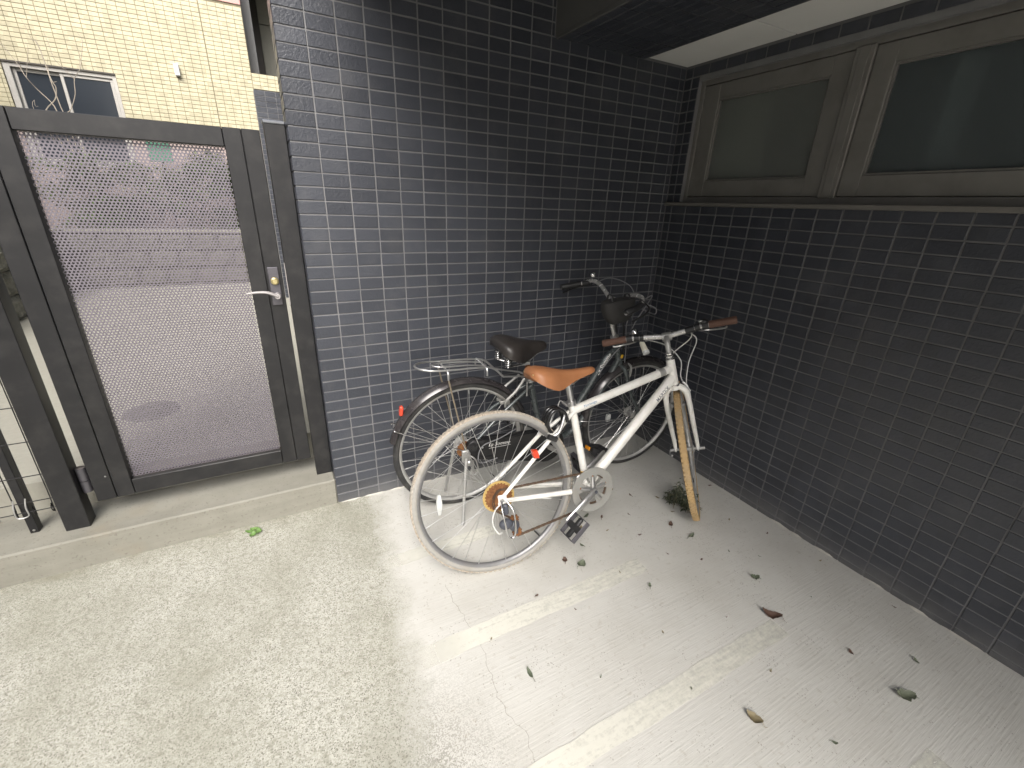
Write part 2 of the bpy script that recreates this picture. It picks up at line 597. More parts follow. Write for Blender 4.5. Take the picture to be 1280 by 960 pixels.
def path_material():
    m, nt, b = new_mat('path_concrete')
    g = pos_node(nt)
    c = mix_col(nt, noise(nt, g, 40, 6, .7), (.25, .243, .205), (.35, .34, .295))
    c = mix_col(nt, ramp(nt, noise(nt, g, 2, 5), [(.5, 0.0), (.8, .4)]), c, (.32, .30, .25))
    nt.links.new(c, b.inputs['Base Color'])
    b.inputs['Roughness'].default_value = .9
    bump(nt, b, noise(nt, g, 150, 4, .7), .3, .002)
    return m


def paint_material():
    m, nt, b = new_mat('worn_line_paint')
    g = pos_node(nt)
    sp = nt.nodes.new('ShaderNodeSeparateXYZ')
    nt.links.new(g, sp.inputs[0])
    c = mix_col(nt, noise(nt, g, 30, 5), (.70, .69, .61), (.77, .76, .68))
    nt.links.new(c, b.inputs['Base Color'])
    b.inputs['Roughness'].default_value = .8
    gv = pos_node(nt, (9, 60, 1))
    wear = math_node(nt, 'ADD', math_node(nt, 'MULTIPLY', noise(nt, g, 60, 3, .75), .5), math_node(nt, 'MULTIPLY', noise(nt, gv, 1.4, 3, .6), .6))
    # worn away more towards the wall, where wheels turn
    wear = math_node(nt, 'SUBTRACT', wear, math_node(nt, 'MULTIPLY', math_node(nt, 'SUBTRACT', sp.outputs[0], .35), .26))
    fade = math_node(nt, 'MULTIPLY_ADD', sp.outputs[0], 4.5, -.35, clamp=True)
    a = math_node(nt, 'MULTIPLY', ramp(nt, wear, [(.12, .25), (.52, .76)]), fade)
    nt.links.new(a, b.inputs['Alpha'])
    return m


FLOOR_M = floor_material()
KERB_M = kerb_material()
PATH_M = path_material()
PAINT_M = paint_material()

# ------------------------------------------------------------------ ground
AX1 = 1.936                                   # face of the window wall
b = MB()
b.add([(-40, -40, 0), (0, -40, 0), (0, .3, 0), (-40, .3, 0), (3, -40, fz(3)), (3, .3, fz(3))], [(0, 1, 2, 3), (1, 4, 5, 2)])
tag(b.build('ground', FLOOR_M, smooth=False), kind='structure')
b = MB()
b.box(-14, -.0005, .264, 6.45, -.2, .281)
b.box(-.0005, 3.5, .20, 6.45, -.2, .281)
tag(b.build('path', PATH_M, smooth=False), kind='structure')
b = MB()
b.bbox(-14, -.001, -.004, .262, -.15, .137, .006)
kerb = tag(b.build('kerb', KERB_M), kind='structure')
for (y0, y1, x0, x1) in ((-.545, -.475, .09, .62), (-1.022, -.945, .09, 1.10), (-1.480, -1.408, .06, 1.35), (-1.97, -1.895, .05, 1.35)):
    b = MB()
    n = 24
    vs = []
    for i in range(n + 1):
        x = x0 + (x1 - x0) * i / n
        e = random.uniform(-.004, .004)
        vs += [(x, y0 + e, fz(x) + .0018), (x, y1 + random.uniform(-.004, .004), fz(x) + .0018)]
    b.add(vs, [(2 * i, 2 * i + 2, 2 * i + 3, 2 * i + 1) for i in range(n)])
    tag(b.build('parking_line', PAINT_M, smooth=False), kind='structure')

# ------------------------------------------------------------------ tiles
def tile_shape(b, w, h, d=.003, ch=.0013, tf=None):
    """one tile: face towards -y at y=-d, corner at the origin"""
    vs = []
    for (y, k) in ((0, 0), (-d + ch, 0), (-d, ch)):
        vs += [(k, y, k), (w - k, y, k), (w - k, y, h - k), (k, y, h - k)]
    fs = []
    for L in (0, 4):
        for i in range(4):
            j = (i + 1) % 4
            fs.append((L + i, L + j, L + 4 + j, L + 4 + i))
    fs.append((8, 9, 10, 11))
    if tf:
        vs = [tf @ Vector(v) for v in vs]
    b.add(vs, fs)


def tile_field(wall, cells, mat, rot, origin, max_parts, name='tile', field='tile_field', face_d=.0030, jitter=.0003):
    """cells: (u, v, w, h) on the wall. The tiles that show largest become parts, the others one joined part."""
    base = Matrix.Translation(origin) @ rot
    scored = []
    for c in cells:
        p = project_px(base @ Vector((c[0] + c[2] / 2, 0, c[1] + c[3] / 2)))
        a = 0
        if p and -20 < p[0] < 1300 and -20 < p[1] < 980:
            q1 = project_px(base @ Vector((c[0], 0, c[1])))
            q2 = project_px(base @ Vector((c[0] + c[2], 0, c[1] + c[3])))
            q3 = project_px(base @ Vector((c[0] + c[2], 0, c[1])))
            if q1 and q2 and q3:
                a = abs((q3[0] - q1[0]) * (q2[1] - q1[1]) - (q3[1] - q1[1]) * (q2[0] - q1[0]))
        scored.append((a, c))
    scored.sort(key=lambda t: -t[0])
    cache = {}
    rest = MB()
    for i, (a, (u, v, w, h)) in enumerate(scored):
        jt = Matrix.Translation((u + random.gauss(0, .0004), random.uniform(-jitter, jitter), v + random.gauss(0, .0003))) @ Matrix.Rotation(random.gauss(0, .0022), 4, 'X') @ Matrix.Rotation(random.gauss(0, .0022), 4, 'Z')
        if i < max_parts and a > 0:
            key = (round(w, 4), round(h, 4))
            if key not in cache:
                t = MB()
                tile_shape(t, w, h, face_d)
                cache[key] = t.mesh(name, mat, smooth=False)
            link(name, cache[key], wall, base @ jt)
        else:
            tile_shape(rest, w, h, face_d, tf=base @ jt)
    if rest.v:
        o = rest.build(field, mat, wall, smooth=False, fix=False)
        o['kind'] = 'stuff'


J = .0054                                      # joint width
RA = Matrix.Identity(4)                        # faces -y
RB = Matrix.Rotation(-PI / 2, 4, 'Z')          # faces -x, u runs towards -y
TOPZ = 2.36
# --- back wall (with the free end beside the gate)
b = MB()
b.box(0.002, AX1 + .3, 0.0, .15, -.2, TOPZ)
wallA = b.build('tiled_wall', GROUT, smooth=False)
tag(wallA, 'slate blue tiled wall behind the two bicycles, next to the gate', 'wall')
cells = []
for r in range(-22, 26):
    for i in range(20):
        x0, x1 = .1 * i, min(.1 * (i + 1), AX1 - .001)
        z1, z0 = 1.25 - .05 * r, 1.25 - .05 * (r + 1)
        if r < -17 and x0 > 1.13:
            continue
        if r < -17 and x1 > 1.12:
            x1 = 1.118
        if r == 25 and x1 < .35:
            continue
        a0 = x0 + J / 2 if i else 0.0
        cells.append((a0, z0 + J / 2, x1 - J / 2 - a0, .05 - J))
tile_field(wallA, cells, T_DARK, RA, Vector((0, 0, 0)), 298)
# end face of that wall (its narrow side towards the gate)
b = MB()
RL = Matrix.Rotation(-PI / 2, 4, 'Z')
for r in range(-22, 25):
    z0 = 1.25 - .05 * (r + 1) + J / 2
    tile_shape(b, .148, .05 - J, .003, tf=Matrix.Translation((.002, .1485, z0)) @ RL)
o = b.build('end_tile_field', T_DARK, wallA, smooth=False, fix=False)
o['kind'] = 'stuff'

# --- window wall
WY0, WY1 = -.100, -1.640                       # window opening
WZ0, WZ1 = 1.462, 2.030
b = MB()
b.box(AX1, AX1 + .28, -7, 0, -.25, WZ0)
b.box(AX1, AX1 + .28, WY0, 0, WZ0, WZ1)
b.box(AX1, AX1 + .28, -7, WY1, WZ0, WZ1)
b.box(AX1, AX1 + .28, -7, 0, WZ1, TOPZ)
wallB = b.build('tiled_wall', GROUT, smooth=False)
tag(wallB, 'dark tiled wall with two frosted windows, on the right', 'wall')
cells = []
ub = [0.0] + [.052 + .1 * i for i in range(46)]
for i in range(len(ub) - 1):
    u0, u1 = ub[i], ub[i + 1]
    for r in range(-17, 26):
        z1, z0 = 1.25 - .05 * r, 1.25 - .05 * (r + 1)
        a0, a1 = u0 + J / 2, u1 - J / 2
        if i == 0:
            a0 = .0075
        if z1 > 1.4501:                        # beside and above the window
            if z0 > 2.0:                       # lintel
                cells.append((a0, max(z0, WZ1) + J / 2, a1 - a0, min(z1, 2.098) - max(z0, WZ1) - J))
                continue
            if u0 >= .09 and u1 <= 1.66:
                continue
            if u0 < .1 < u1:
                a1 = .098
            if u0 < 1.64 < u1:
                a0 = 1.645
            if a1 - a0 < .01:
                continue
        cells.append((a0, z0 + J / 2, a1 - a0, .05 - J))
cells = [c for c in cells if c[3] > .01]
tile_field(wallB, cells, T_DARK, RB, Vector((AX1, 0, 0)), 298)
# ragged mortar along the foot of the wall
b = MB()
MORTAR = simple('pale_mortar', (.52, .50, .45), .9, obj=False)
for (k, ya, yb, cx) in ((0, -.9, -2.6, 1), ):
    y = ya
    while y > yb:
        L = random.uniform(.03, .16)
        if random.random() < .72:
            n = max(3, int(L / .015))
            top, bot = [], []
            for i in range(n + 1):
                yy = y - L * i / n
                e = math.sin(PI * i / n) ** .5
                hgt = e * random.uniform(.002, .007)
                wid = e * random.uniform(.006, .012) + .002
                bot.append((AX1 - .003 - wid, yy, fz(AX1) + .0008))
                top.append((AX1 - .0028, yy, fz(AX1) + hgt + .001))
            b.add(bot + top, [(i, i + 1, n + 2 + i, n + 1 + i) for i in range(n)])
        y -= L + random.uniform(.0, .08)
b.build('mortar', MORTAR, wallB)
b = MB()
x = .01
while x < .62:
    L = random.uniform(.04, .14)
    n = 6
    top, bot = [], []
    for i in range(n + 1):
        xx = min(x + L * i / n, .62)
        e = math.sin(PI * i / n) ** .5
        bot.append((xx, -.003 - e * random.uniform(.003, .009) - .001, fz(xx) + .0008))
        top.append((xx, -.0028, fz(xx) + e * random.uniform(.002, .006) + .001))
    b.add(bot + top, [(i, i + 1, n + 2 + i, n + 1 + i) for i in range(n)])
    x += L + random.uniform(.0, .04)
b.build('mortar', MORTAR, wallA)

# window: outer frame, mullion, two sashes with frosted panes, sill
XF = AX1 + .022
b = MB()
b.bbox(XF, XF + .09, WY0 - .022, WY0 + .002, WZ0, WZ1, .002)          # left jamb
b.bbox(XF, XF + .09, WY1 - .002, WY1 + .022, WZ0, WZ1, .002)
b.bbox(XF + .001, XF + .09, WY1 + .02, WY0 - .02, WZ0 - .002, WZ0 + .026, .002)
b.bbox(XF + .001, XF + .09, WY1 + .02, WY0 - .02, WZ1 - .024, WZ1 + .002, .002)
wf = b.build('window_frame', ALU, wallB)
b = MB()
b.bbox(XF - .004, XF + .085, -.888, -.818, WZ0 + .02, WZ1 - .02, .003)
b.bbox(XF - .007, XF - .003, -.870, -.836, WZ0 + .022, WZ1 - .022, .001)
b.build('mullion', ALU, wf)
b = MB()
b.bbox(AX1 - .030, XF + .03, WY1 - .03, WY0 + .085, 1.440, 1.460, .003)
b.build('sill', SILL, wallB)
for si, (ya, yb) in enumerate(((-.124, -.816), (-.890, -1.616))):
    b = MB()
    z0, z1 = 1.490, 2.004
    gy0, gy1, gz0, gz1 = (-.214, -.742, 1.565, 1.937) if si == 0 else (-.962, -1.54, 1.566, 1.937)
    x0, x1 = XF + .006, XF + .05
    b.bbox(x0, x1, gy0, ya, z0, z1, .002)
    b.bbox(x0, x1, yb, gy1, z0, z1, .002)
    b.bbox(x0 + .0006, x1, gy1 - .001, gy0 + .001, z0, gz0, .002)
    b.bbox(x0 + .0006, x1, gy1 - .001, gy0 + .001, gz1, z1, .002)
    # glazing bead
    b.bbox(x0 + .006, x1, gy1 - .001, gy0 + .001, gz0 - .001, gz0 + .008, .001)
    b.bbox(x0 + .006, x1, gy1 - .001, gy0 + .001, gz1 - .008, gz1 + .001, .001)
    b.bbox(x0 + .0065, x1, gy0 - .008, gy0 + .001, gz0, gz1, .001)
    b.bbox(x0 + .0065, x1, gy1 - .001, gy1 + .008, gz0, gz1, .001)
    sash = b.build('window_sash', ALU, wallB)
    b = MB()
    b.box(x0 + .018, x0 + .024, gy1 + .002, gy0 - .002, gz0 + .002, gz1 - .002)
    b.build('pane', FROSTED if si == 0 else FROSTED_B, sash, smooth=False)
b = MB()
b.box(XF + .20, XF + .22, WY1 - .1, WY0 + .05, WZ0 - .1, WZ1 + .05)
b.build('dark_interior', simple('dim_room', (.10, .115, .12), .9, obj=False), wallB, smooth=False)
for (ya, yb, folds) in ((-.12, -.47, 4), (-1.10, -1.20, 2), (-1.44, -1.60, 3)):  # pale folds added behind the glass to imitate light streaks in the panes
    b = MB()
    vs, n = [], folds * 10
    for i in range(n + 1):
        u = i / n
        x = XF + .085 + .016 * math.sin(u * folds * 2 * PI) + .006 * math.sin(u * 17)
        vs += [(x, ya + (yb - ya) * u, WZ0 + .005), (x + .004, ya + (yb - ya) * u, WZ1 - .005)]
    b.add(vs, [(2 * i, 2 * i + 2, 2 * i + 3, 2 * i + 1) for i in range(n)])
    b.build('light_streak_folds', simple('light_streak_pale', (.80, .80, .74), .9, obj=False), wallB)

# ------------------------------------------------------------------ beam, ceiling and roof over the parking bay
ROOF_X = 0.06
b = MB()
b.box(1.120, 1.646, -7, -.0005, 2.1, TOPZ + .001)
beam = tag(b.build('beam', PLASTER, smooth=False), kind='structure')
RD = Matrix(((0, 0, 1, 0), (-1, 0, 0, 0), (0, 1, 0, 0), (0, 0, 0, 1)))   # u -> -y, v -> +x, faces down
tl, rest = [], []
for i in range(30):
    for k in range(10):
        tl.append((.1 * i + J / 2 + .004, .014 + .0505 * k + J / 2, .1 - J, .05 - J))
b = MB()
b.box(1.1215, 1.6445, -3.2, -.001, 2.0985, 2.1)
b.build('joint_bed', GROUT, beam, smooth=False)
tile_field(beam, tl, T_DARK, RD, Vector((1.120, 0, 2.0985)), 120)
b = MB()
b.bbox(1.1185, 1.1315, -7, -.008, 2.0905, 2.105, .002)
b.build('edge_trim', PLASTER, beam)
b = MB()
b.box(ROOF_X, AX1 + .3, -7, .15, TOPZ + .002, TOPZ + .3)
roof = tag(b.build('roof', PLASTER, smooth=False), kind='structure')
b = MB()
b.box(1.648, AX1 - .001, -7, -.008, 2.112, 2.2)
ceil = tag(b.build('ceiling', PLASTER, smooth=False), kind='structure')
ys = [-.009, -.580, -1.490, -2.400, -3.310, -4.220]
for k in range(5):
    b = MB()
    b.bbox(1.650, AX1 - .008, ys[k + 1] + .0035, ys[k] - .0035, 2.104, 2.1115, .001)
    b.build('ceiling_panel', CEIL, ceil)
# unseen storeys above, added so sky light does not leak in
b = MB()
b.box(ROOF_X + .02, 6, -7, .15, TOPZ + .302, 7)
tag(b.build('unseen_upper_storey', PLASTER, smooth=False), 'unseen dark upper storeys added above the parking bay to stop sky light leaking in', 'building')

# unseen house added on the left to keep sky light off the window wall
b = MB()
b.box(-9.0, -4.2, -9, 6.0, 0, 5.6)
nb = tag(b.build('blocker', simple('grey_render', (.24, .24, .245), .9, obj=False), smooth=False), 'grey rendered house added out of view on the left to block sky light', 'blocker')
for k in range(3):
    for zz in (1.0, 3.9):
        b = MB()
        y = -2.0 - 2.2 * k
        b.bbox(-4.205, -4.17, y - .75, y + .75, zz, zz + 1.2, .01)
        w_ = b.build('window', ALU, nb)
        b = MB()
        b.box(-4.169, -4.165, y - .68, y + .68, zz + .07, zz + 1.13)
        b.build('pane', FAR_GLASS, w_, smooth=False)

# ------------------------------------------------------------------ gate
def post(name, label, x0, x1, y0, y1, ztop, group='black gate posts'):
    t = thing(name, label, 'post', ((x0 + x1) / 2, (y0 + y1) / 2, .137), group)
    b = MB()
    cx, cy = (x0 + x1) / 2, (y0 + y1) / 2
    b.bbox(x0 - cx, x1 - cx, y0 - cy, y1 - cy, -.03, ztop - .137, .002)
    b.build('shaft', FRAME, t)
    b = MB()
    b.bbox(x0 - cx - .002, x1 - cx + .002, y0 - cy - .002, y1 - cy + .002, ztop - .137, ztop - .137 + .012, .003)
    b.build('cap', CAPM, t)
    return t


post_r = post('gate_post', 'black square gate post against the tiled wall', -.075, -.003, .078, .148, 1.660)
b = MB()
b.bbox(-.0385, -.0355, -.032, .0, .85, 1.02, .001)
b.build('strike_plate', HANDLE_M, post_r)
post_l = post('gate_post', 'black square gate post on the hinge side, near the left edge', -1.008, -.931, .073, .141, 1.660)

gate = thing('metal_gate', 'black framed gate with grey perforated metal panel and lever handle', 'gate', (-.49, .12, .137))
GO = Vector((-.49, .12, .137))


def gpart(name, mat, x0, x1, y0, y1, z0, z1, bev=.002):
    b = MB()
    b.bbox(x0 - GO.x, x1 - GO.x, y0 - GO.y, y1 - GO.y, z0 - GO.z, z1 - GO.z, bev)
    return b.build(name, mat, gate)


GZ0, GZ1 = .228, 1.637
gpart('stile', FRAME, -.893, -.8315, .098, .148, GZ0, GZ1)
gpart('stile', FRAME, -.830, -.772, .100, .148, GZ0, GZ1)
gpart('stile', FRAME, -.2105, -.1515, .100, .148, GZ0, GZ1)
gpart('stile', FRAME, -.150, -.0905, .098, .148, GZ0, GZ1)
gpart('rail', FRAME, -.771, -.2115, .102, .146, 1.574, GZ1 - .001)
gpart('rail', FRAME, -.771, -.2115, .102, .146, GZ0 + .001, .296)
gpart('stile_core', FRAME, -.840, -.822, .106, .140, GZ0 + .002, GZ1 - .002)
gpart('stile_core', FRAME, -.160, -.142, .106, .140, GZ0 + .002, GZ1 - .002)
# perforated sheet
px, pz, rh, th = .0114, .0099, .0038, .0015
b = MB()
X0, X1, Z0, Z1 = -.7705, -.2115, .298, 1.5725
nx, nz = int((X1 - X0) / px), int((Z1 - Z0) / pz)
px, pz = (X1 - X0) / (nx + .5), (Z1 - Z0) / nz
RO = [(math.sin(PI / 3 * k), math.cos(PI / 3 * k)) for k in range(6)]
for j in range(nz):
    for i in range(nx):
        cx = X0 + px * (i + .5 + (.5 if j % 2 else 0)) - GO.x
        cz = Z0 + pz * (j + .5) - GO.z
        vs = []
        for y in (0, th):
            for (sx, sz) in RO:
                vs.append((cx + sx * px / 1.7320508 * 1.003, .125 + y - GO.y, cz + sz * pz / 1.5 * 1.003))
            for (sx, sz) in RO:
                vs.append((cx + sx * rh, .125 + y - GO.y, cz + sz * rh))
        fs = []
        for k in range(6):
            l = (k + 1) % 6
            fs += [(k, l, 6 + l, 6 + k), (6 + k, 6 + l, 18 + l, 18 + k), (12 + l, 12 + k, 18 + k, 18 + l)]
        b.add(vs, fs)
b.build('perforated_panel', PERF, gate, smooth=False, fix=False)
# lock plate with cylinder and lever
lp = gpart('lock_plate', PLATE_M, -.143, -.102, .088, .0985, .986, 1.142, .003)
b = MB()
b.lathe([(.0004, -.016), (.009, -.016), (.0105, -.012), (.0135, -.011), (.0155, -.007), (.0155, .002)], 24, (-.121 - GO.x, .088 - GO.y, 1.087 - GO.z))
b.build('lock_cylinder', BRASS, lp)
b = MB()
b.lathe([(.0004, -.030), (.010, -.030), (.0118, -.027), (.0118, .002)], 24, (-.1195 - GO.x, .088 - GO.y, 1.028 - GO.z))
pts = smooth_path([(-.1195, .064, 1.028), (-.137, .061, 1.038), (-.158, .060, 1.046), (-.185, .060, 1.048), (-.212, .062, 1.046), (-.231, .066, 1.042)], 5)
n = len(pts)
b.tube([p - GO for p in pts], [.0105 - .006 * i / n for i in range(n)], 10, flat=.75)
b.build('lever_handle', HANDLE_M, lp)
b = MB()
b.cyl((-.915 - GO.x, .118 - GO.y, 0), .0165, .275 - GO.z, .325 - GO.z, 20, 'z')
b.cyl((-.915 - GO.x, .118 - GO.y, 0), .0165, .328 - GO.z, .385 - GO.z, 20, 'z')
b.bbox(-.932 - GO.x, -.892 - GO.x, .118 - GO.y, .128 - GO.y, .275 - GO.z, .385 - GO.z, .002)
b.build('hinge', PLATE_M, gate)
b = MB()
b.cyl((-.915 - GO.x, .118 - GO.y, 0), .0165, 1.42 - GO.z, 1.53 - GO.z, 20, 'z')
b.bbox(-.932 - GO.x, -.892 - GO.x, .118 - GO.y, .128 - GO.y, 1.42 - GO.z, 1.53 - GO.z, .002)
b.build('hinge', PLATE_M, gate)
for (x, z) in ((-.845, .335), (-.845, 1.55)):
    b = MB()
    b.lathe([(.0004, -.0015), (.0028, -.0012), (.0035, 0)], 10, (x - GO.x, .098 - GO.y, z - GO.z))
    b.build('screw', ALLOY, gate)

# wire mesh fence beside it
fence = thing('wire_fence', 'dark wire mesh fence with slim post left of the gate post', 'fence', (-1.11, .13, .137))
FO = Vector((-1.11, .13, .137))
for k in range(3):
    x = -1.1115 - 1.0 * k
    b = MB()
    b.bbox(x - .0135 - FO.x, x + .0135 - FO.x, .116 - FO.y, .152 - FO.y, -.02, 1.05, .002)
    po = b.build('post', FRAME, fence)
    b = MB()
    b.lathe([(.0004, -.0012), (.004, -.001), (.0045, 0)], 12, (x - FO.x, .116 - FO.y, .012))
    b.build('bolt', ALLOY, po)
zs = [.246, .279, .389, .530, .67, .81, .95, 1.09, 1.145, 1.175]
for z in zs:
    b = MB()
    yo = .13 if z not in (.246, 1.145) else .112
    b.tube([(-1.013 - FO.x, yo - .018 - FO.y, z - FO.z), (-3.3 - FO.x, yo - .018 - FO.y, z - FO.z)], .0021, 6)
    b.build('wire', FRAME, fence)
for k in range(44):
    x = -1.0285 - .0525 * k
    b = MB()
    b.tube(smooth_path([(x - FO.x, .114 - FO.y, 1.18 - FO.z), (x - FO.x, .114 - FO.y, .285 - FO.z), (x - FO.x, .102 - FO.y, .262 - FO.z), (x - FO.x, .093 - FO.y, .246 - FO.z), (x - FO.x, .100 - FO.y, .228 - FO.z), (x - FO.x, .114 - FO.y, .222 - FO.z)], 2), .0019, 6)
    b.build('wire', FRAME, fence)
b = MB()
b.tube(smooth_path([(-1.128, .108, .30), (-1.128, .09, .27), (-1.128, .088, .235), (-1.114, .087, .228), (-1.094, .088, .235), (-1.094, .09, .27), (-1.094, .108, .30)], 4), .0024, 6)
for v in range(len(b.v)):
    b.v[v] = tuple(Vector(b.v[v]) - FO)
b.build('clip', ALLOY_DULL, fence)

# ------------------------------------------------------------------ beyond the gate
# dark tiled wall a few metres behind
b = MB()
b.box(0.0, 2.4, 4.006, 4.2, .28, 2.435)
w3 = tag(b.build('tiled_wall', GROUT, smooth=False), 'short dark tiled wall beyond the gate, below the cream building', 'wall')
cells = []
for i in range(24):
    for k in range(43):
        cells.append((.1 * i + J / 2, .285 + .05 * k + J / 2, .1 - J, .05 - J))
tile_field(w3, cells, T_DARK, RA, Vector((0, 4.006, 0)), 120)

# cream building
CY = 6.5
MX, MZ = .0997, .0495
b = MB()
EX = .062                                       # right edge of the full-height wall
wx0, wx1, wz0, wz1 = -2.60, -1.525, 1.70, 2.815
b.box(-9, wx0, CY, CY + .25, 0, 3.845)
b.box(wx0, wx1, CY, CY + .25, 0, wz0)
b.box(wx0, wx1, CY, CY + .25, wz1, 3.845)
b.box(wx1, EX, CY, CY + .25, 0, 3.845)
b.box(EX, 5, CY, CY + .25, 2.868, 3.066)
b.box(EX, 5, CY + .02, CY + .25, 0, 2.0)
cb = tag(b.build('apartment_building', GROUT_C, smooth=False), 'cream tiled apartment building beyond the gate, with a grey framed window', 'building')
cells = []
ncol = 62
for i in range(ncol):
    x1 = EX - .004 - MX * i
    x0 = x1 - MX
    for k in range(63):
        z0 = .75 + MZ * k
        if z0 < 2.18:
            continue
        if z0 + MZ > 3.845:
            continue
        if x1 > wx0 + .001 and x0 < wx1 - .001 and z0 + MZ > wz0 and z0 < wz1:
            # cut tiles around the window
            if x0 < wx0 - .02:
                cells.append((x0 + .003, z0 + .003, wx0 - x0 - .006, MZ - .006))
            elif x1 > wx1 + .02:
                cells.append((wx1 + .003, z0 + .003, x1 - wx1 - .006, MZ - .006))
            elif z0 < wz0 - .015:
                cells.append((x0 + .003, z0 + .003, MX - .006, wz0 - z0 - .006))
            elif z0 + MZ > wz1 + .015:
                cells.append((x0 + .003, wz1 + .003, MX - .006, z0 + MZ - wz1 - .006))
            continue
        if abs((x0 + x1) / 2 + .488) < .05 and z0 > 1.0:
            # movement joint between two columns
            cells.append((x0 + .003, z0 + .003, MX - .013, MZ - .0055))
            continue
        cells.append((x0 + .003, z0 + .003, MX - .005, MZ - .0055))
for i in range(40):
    for k in range(4):
        cells.append((EX + MX * i + .0025, 2.870 + .0489 * k + .0025, MX - .005, .0489 - .005))
tile_field(cb, cells, T_CREAM, RA, Vector((0, CY, 0)), 298, face_d=.004)
b = MB()
b.bbox(-.5065, -.4965, CY - .004, CY + .01, .8, 3.60, .002)
b.build('movement_joint', simple('joint_sealant', (.36, .32, .20), .8), cb)
b = MB()
b.bbox(-9, EX, CY - .012, CY + .25, 3.847, 4.4, .004)
b.build('pink_band', PINK, cb)
b = MB()
b.box(-9, 5, CY + .1, CY + .3, 4.402, 10)
b.build('upper_wall', T_CREAM, cb, smooth=False)
for (xa, xb, za, zb) in ((-9, wx0 - .004, 0, 2.17), (wx0 - .003, wx1 + .003, 0, wz0 - .004), (wx1 + .004, EX, 0, 2.17)):
    b = MB()
    b.box(xa, xb, CY - .006, CY - .0005, za, zb)
    b.build('base_render', simple('pinkish_render', (.36, .29, .27), .9, obj=False, bumps=.2, scale=5), cb, smooth=False)
# loggia behind the opening
b = MB(); b.box(EX + .001, EX + .12, CY + .252, CY + 1.4, 2.5, 4.8); b.build('loggia_side', SLATE, cb, smooth=False)
b = MB(); b.box(EX + .0, EX + .31, CY + 1.1, CY + 1.2, 2.5, 4.8); b.build('loggia_recess', BROWN_PANEL, cb, smooth=False)
b = MB(); b.bbox(.305, 2.4, CY + 1.05, CY + 1.09, 2.5, 3.95, .004); b.bbox(.305, 2.4, CY + 1.05, CY + 1.09, 3.958, 4.8, .004); b.build('loggia_panel', BEIGE_PANEL, cb)
# window of the cream building
b = MB()
fw = .045
b.bbox(wx0, wx1, CY + .02, CY + .1, wz1 - fw, wz1, .004)
b.bbox(wx0, wx1, CY + .02, CY + .1, wz0, wz0 + fw, .004)
b.bbox(wx0, wx0 + fw + .02, CY + .018, CY + .1, wz0, wz1, .004)
b.bbox(wx1 - fw, wx1, CY + .018, CY + .1, wz0, wz1, .004)
FARALU = simple('far_window_aluminium', (.40, .385, .36), .45, .4)
win = b.build('window', FARALU, cb)
b = MB()
b.box(wx0 - .004, wx1 + .004, CY - .003, CY + .03, wz1 + .0005, wz1 + .035)
b.build('lintel', BROWN_PANEL, win, smooth=False)
xm = -2.077
for (sx0, sx1, yy) in ((wx0 + fw + .02, xm + .09, .066), (xm - .02, wx1 - fw, .040)):
    b = MB()
    f2 = .035
    b.bbox(sx0, sx0 + f2, CY + yy, CY + yy + .024, wz0 + fw, wz1 - fw, .003)
    b.bbox(sx1 - f2, sx1, CY + yy, CY + yy + .024, wz0 + fw, wz1 - fw, .003)
    b.bbox(sx0 + f2, sx1 - f2, CY + yy + .001, CY + yy + .023, wz1 - fw - f2, wz1 - fw, .003)
    b.bbox(sx0 + f2, sx1 - f2, CY + yy + .001, CY + yy + .023, wz0 + fw, wz0 + fw + f2, .003)
    b.build('sash', FARALU, win)
    b = MB()
    b.box(sx0 + f2 - .003, sx1 - f2 + .003, CY + yy + .010, CY + yy + .016, wz0 + fw + f2 - .003, wz1 - fw - f2 + .003)
    b.build('pane', FAR_GLASS, win, smooth=False)
b = MB()
b.box(wx0, wx1, CY + .2, CY + .24, wz0, wz1)
b.build('window_backing', BLACK_PLASTIC, cb, smooth=False)
# small things on the cream wall
vent = thing('vent_cover', 'small white vent box on the cream tiled wall', 'vent', (-.832, CY - .006, 2.9))
b = MB()
b.bbox(-.028, .028, -.06, 0, 0, .135, .006)
b.build('hood', WHITE_PL, vent)
b = MB()
b.bbox(-.024, .024, -.056, -.004, -.008, .0, .002)
b.build('outlet', CABLE_G, vent)
sign = thing('green_sign', 'green metal plate on a post behind the perforated gate panel', 'sign', (-1.20, 6.2, .95))
b = MB(); b.bbox(-.13, .13, -.012, .0, .85, 1.09, .004); b.build('plate', GREEN_P, sign)
b = MB(); b.tube([(0, .012, -.1), (0, .012, 1.06)], .012, 8); b.build('post', FRAME, sign)

# stone retaining wall with planting, L-shaped
b = MB()
b.box(-2.6, -2.235, 2.2, 5.34, .2, .93)
b.box(-2.6, 1.8, 5.34, 6.4, .2, .93)
sw = tag(b.build('stone_wall', simple('mortar_dark', (.07, .068, .058), .95, obj=False), smooth=False), 'rough grey stone retaining wall below the bushes, seen past the gate', 'wall')


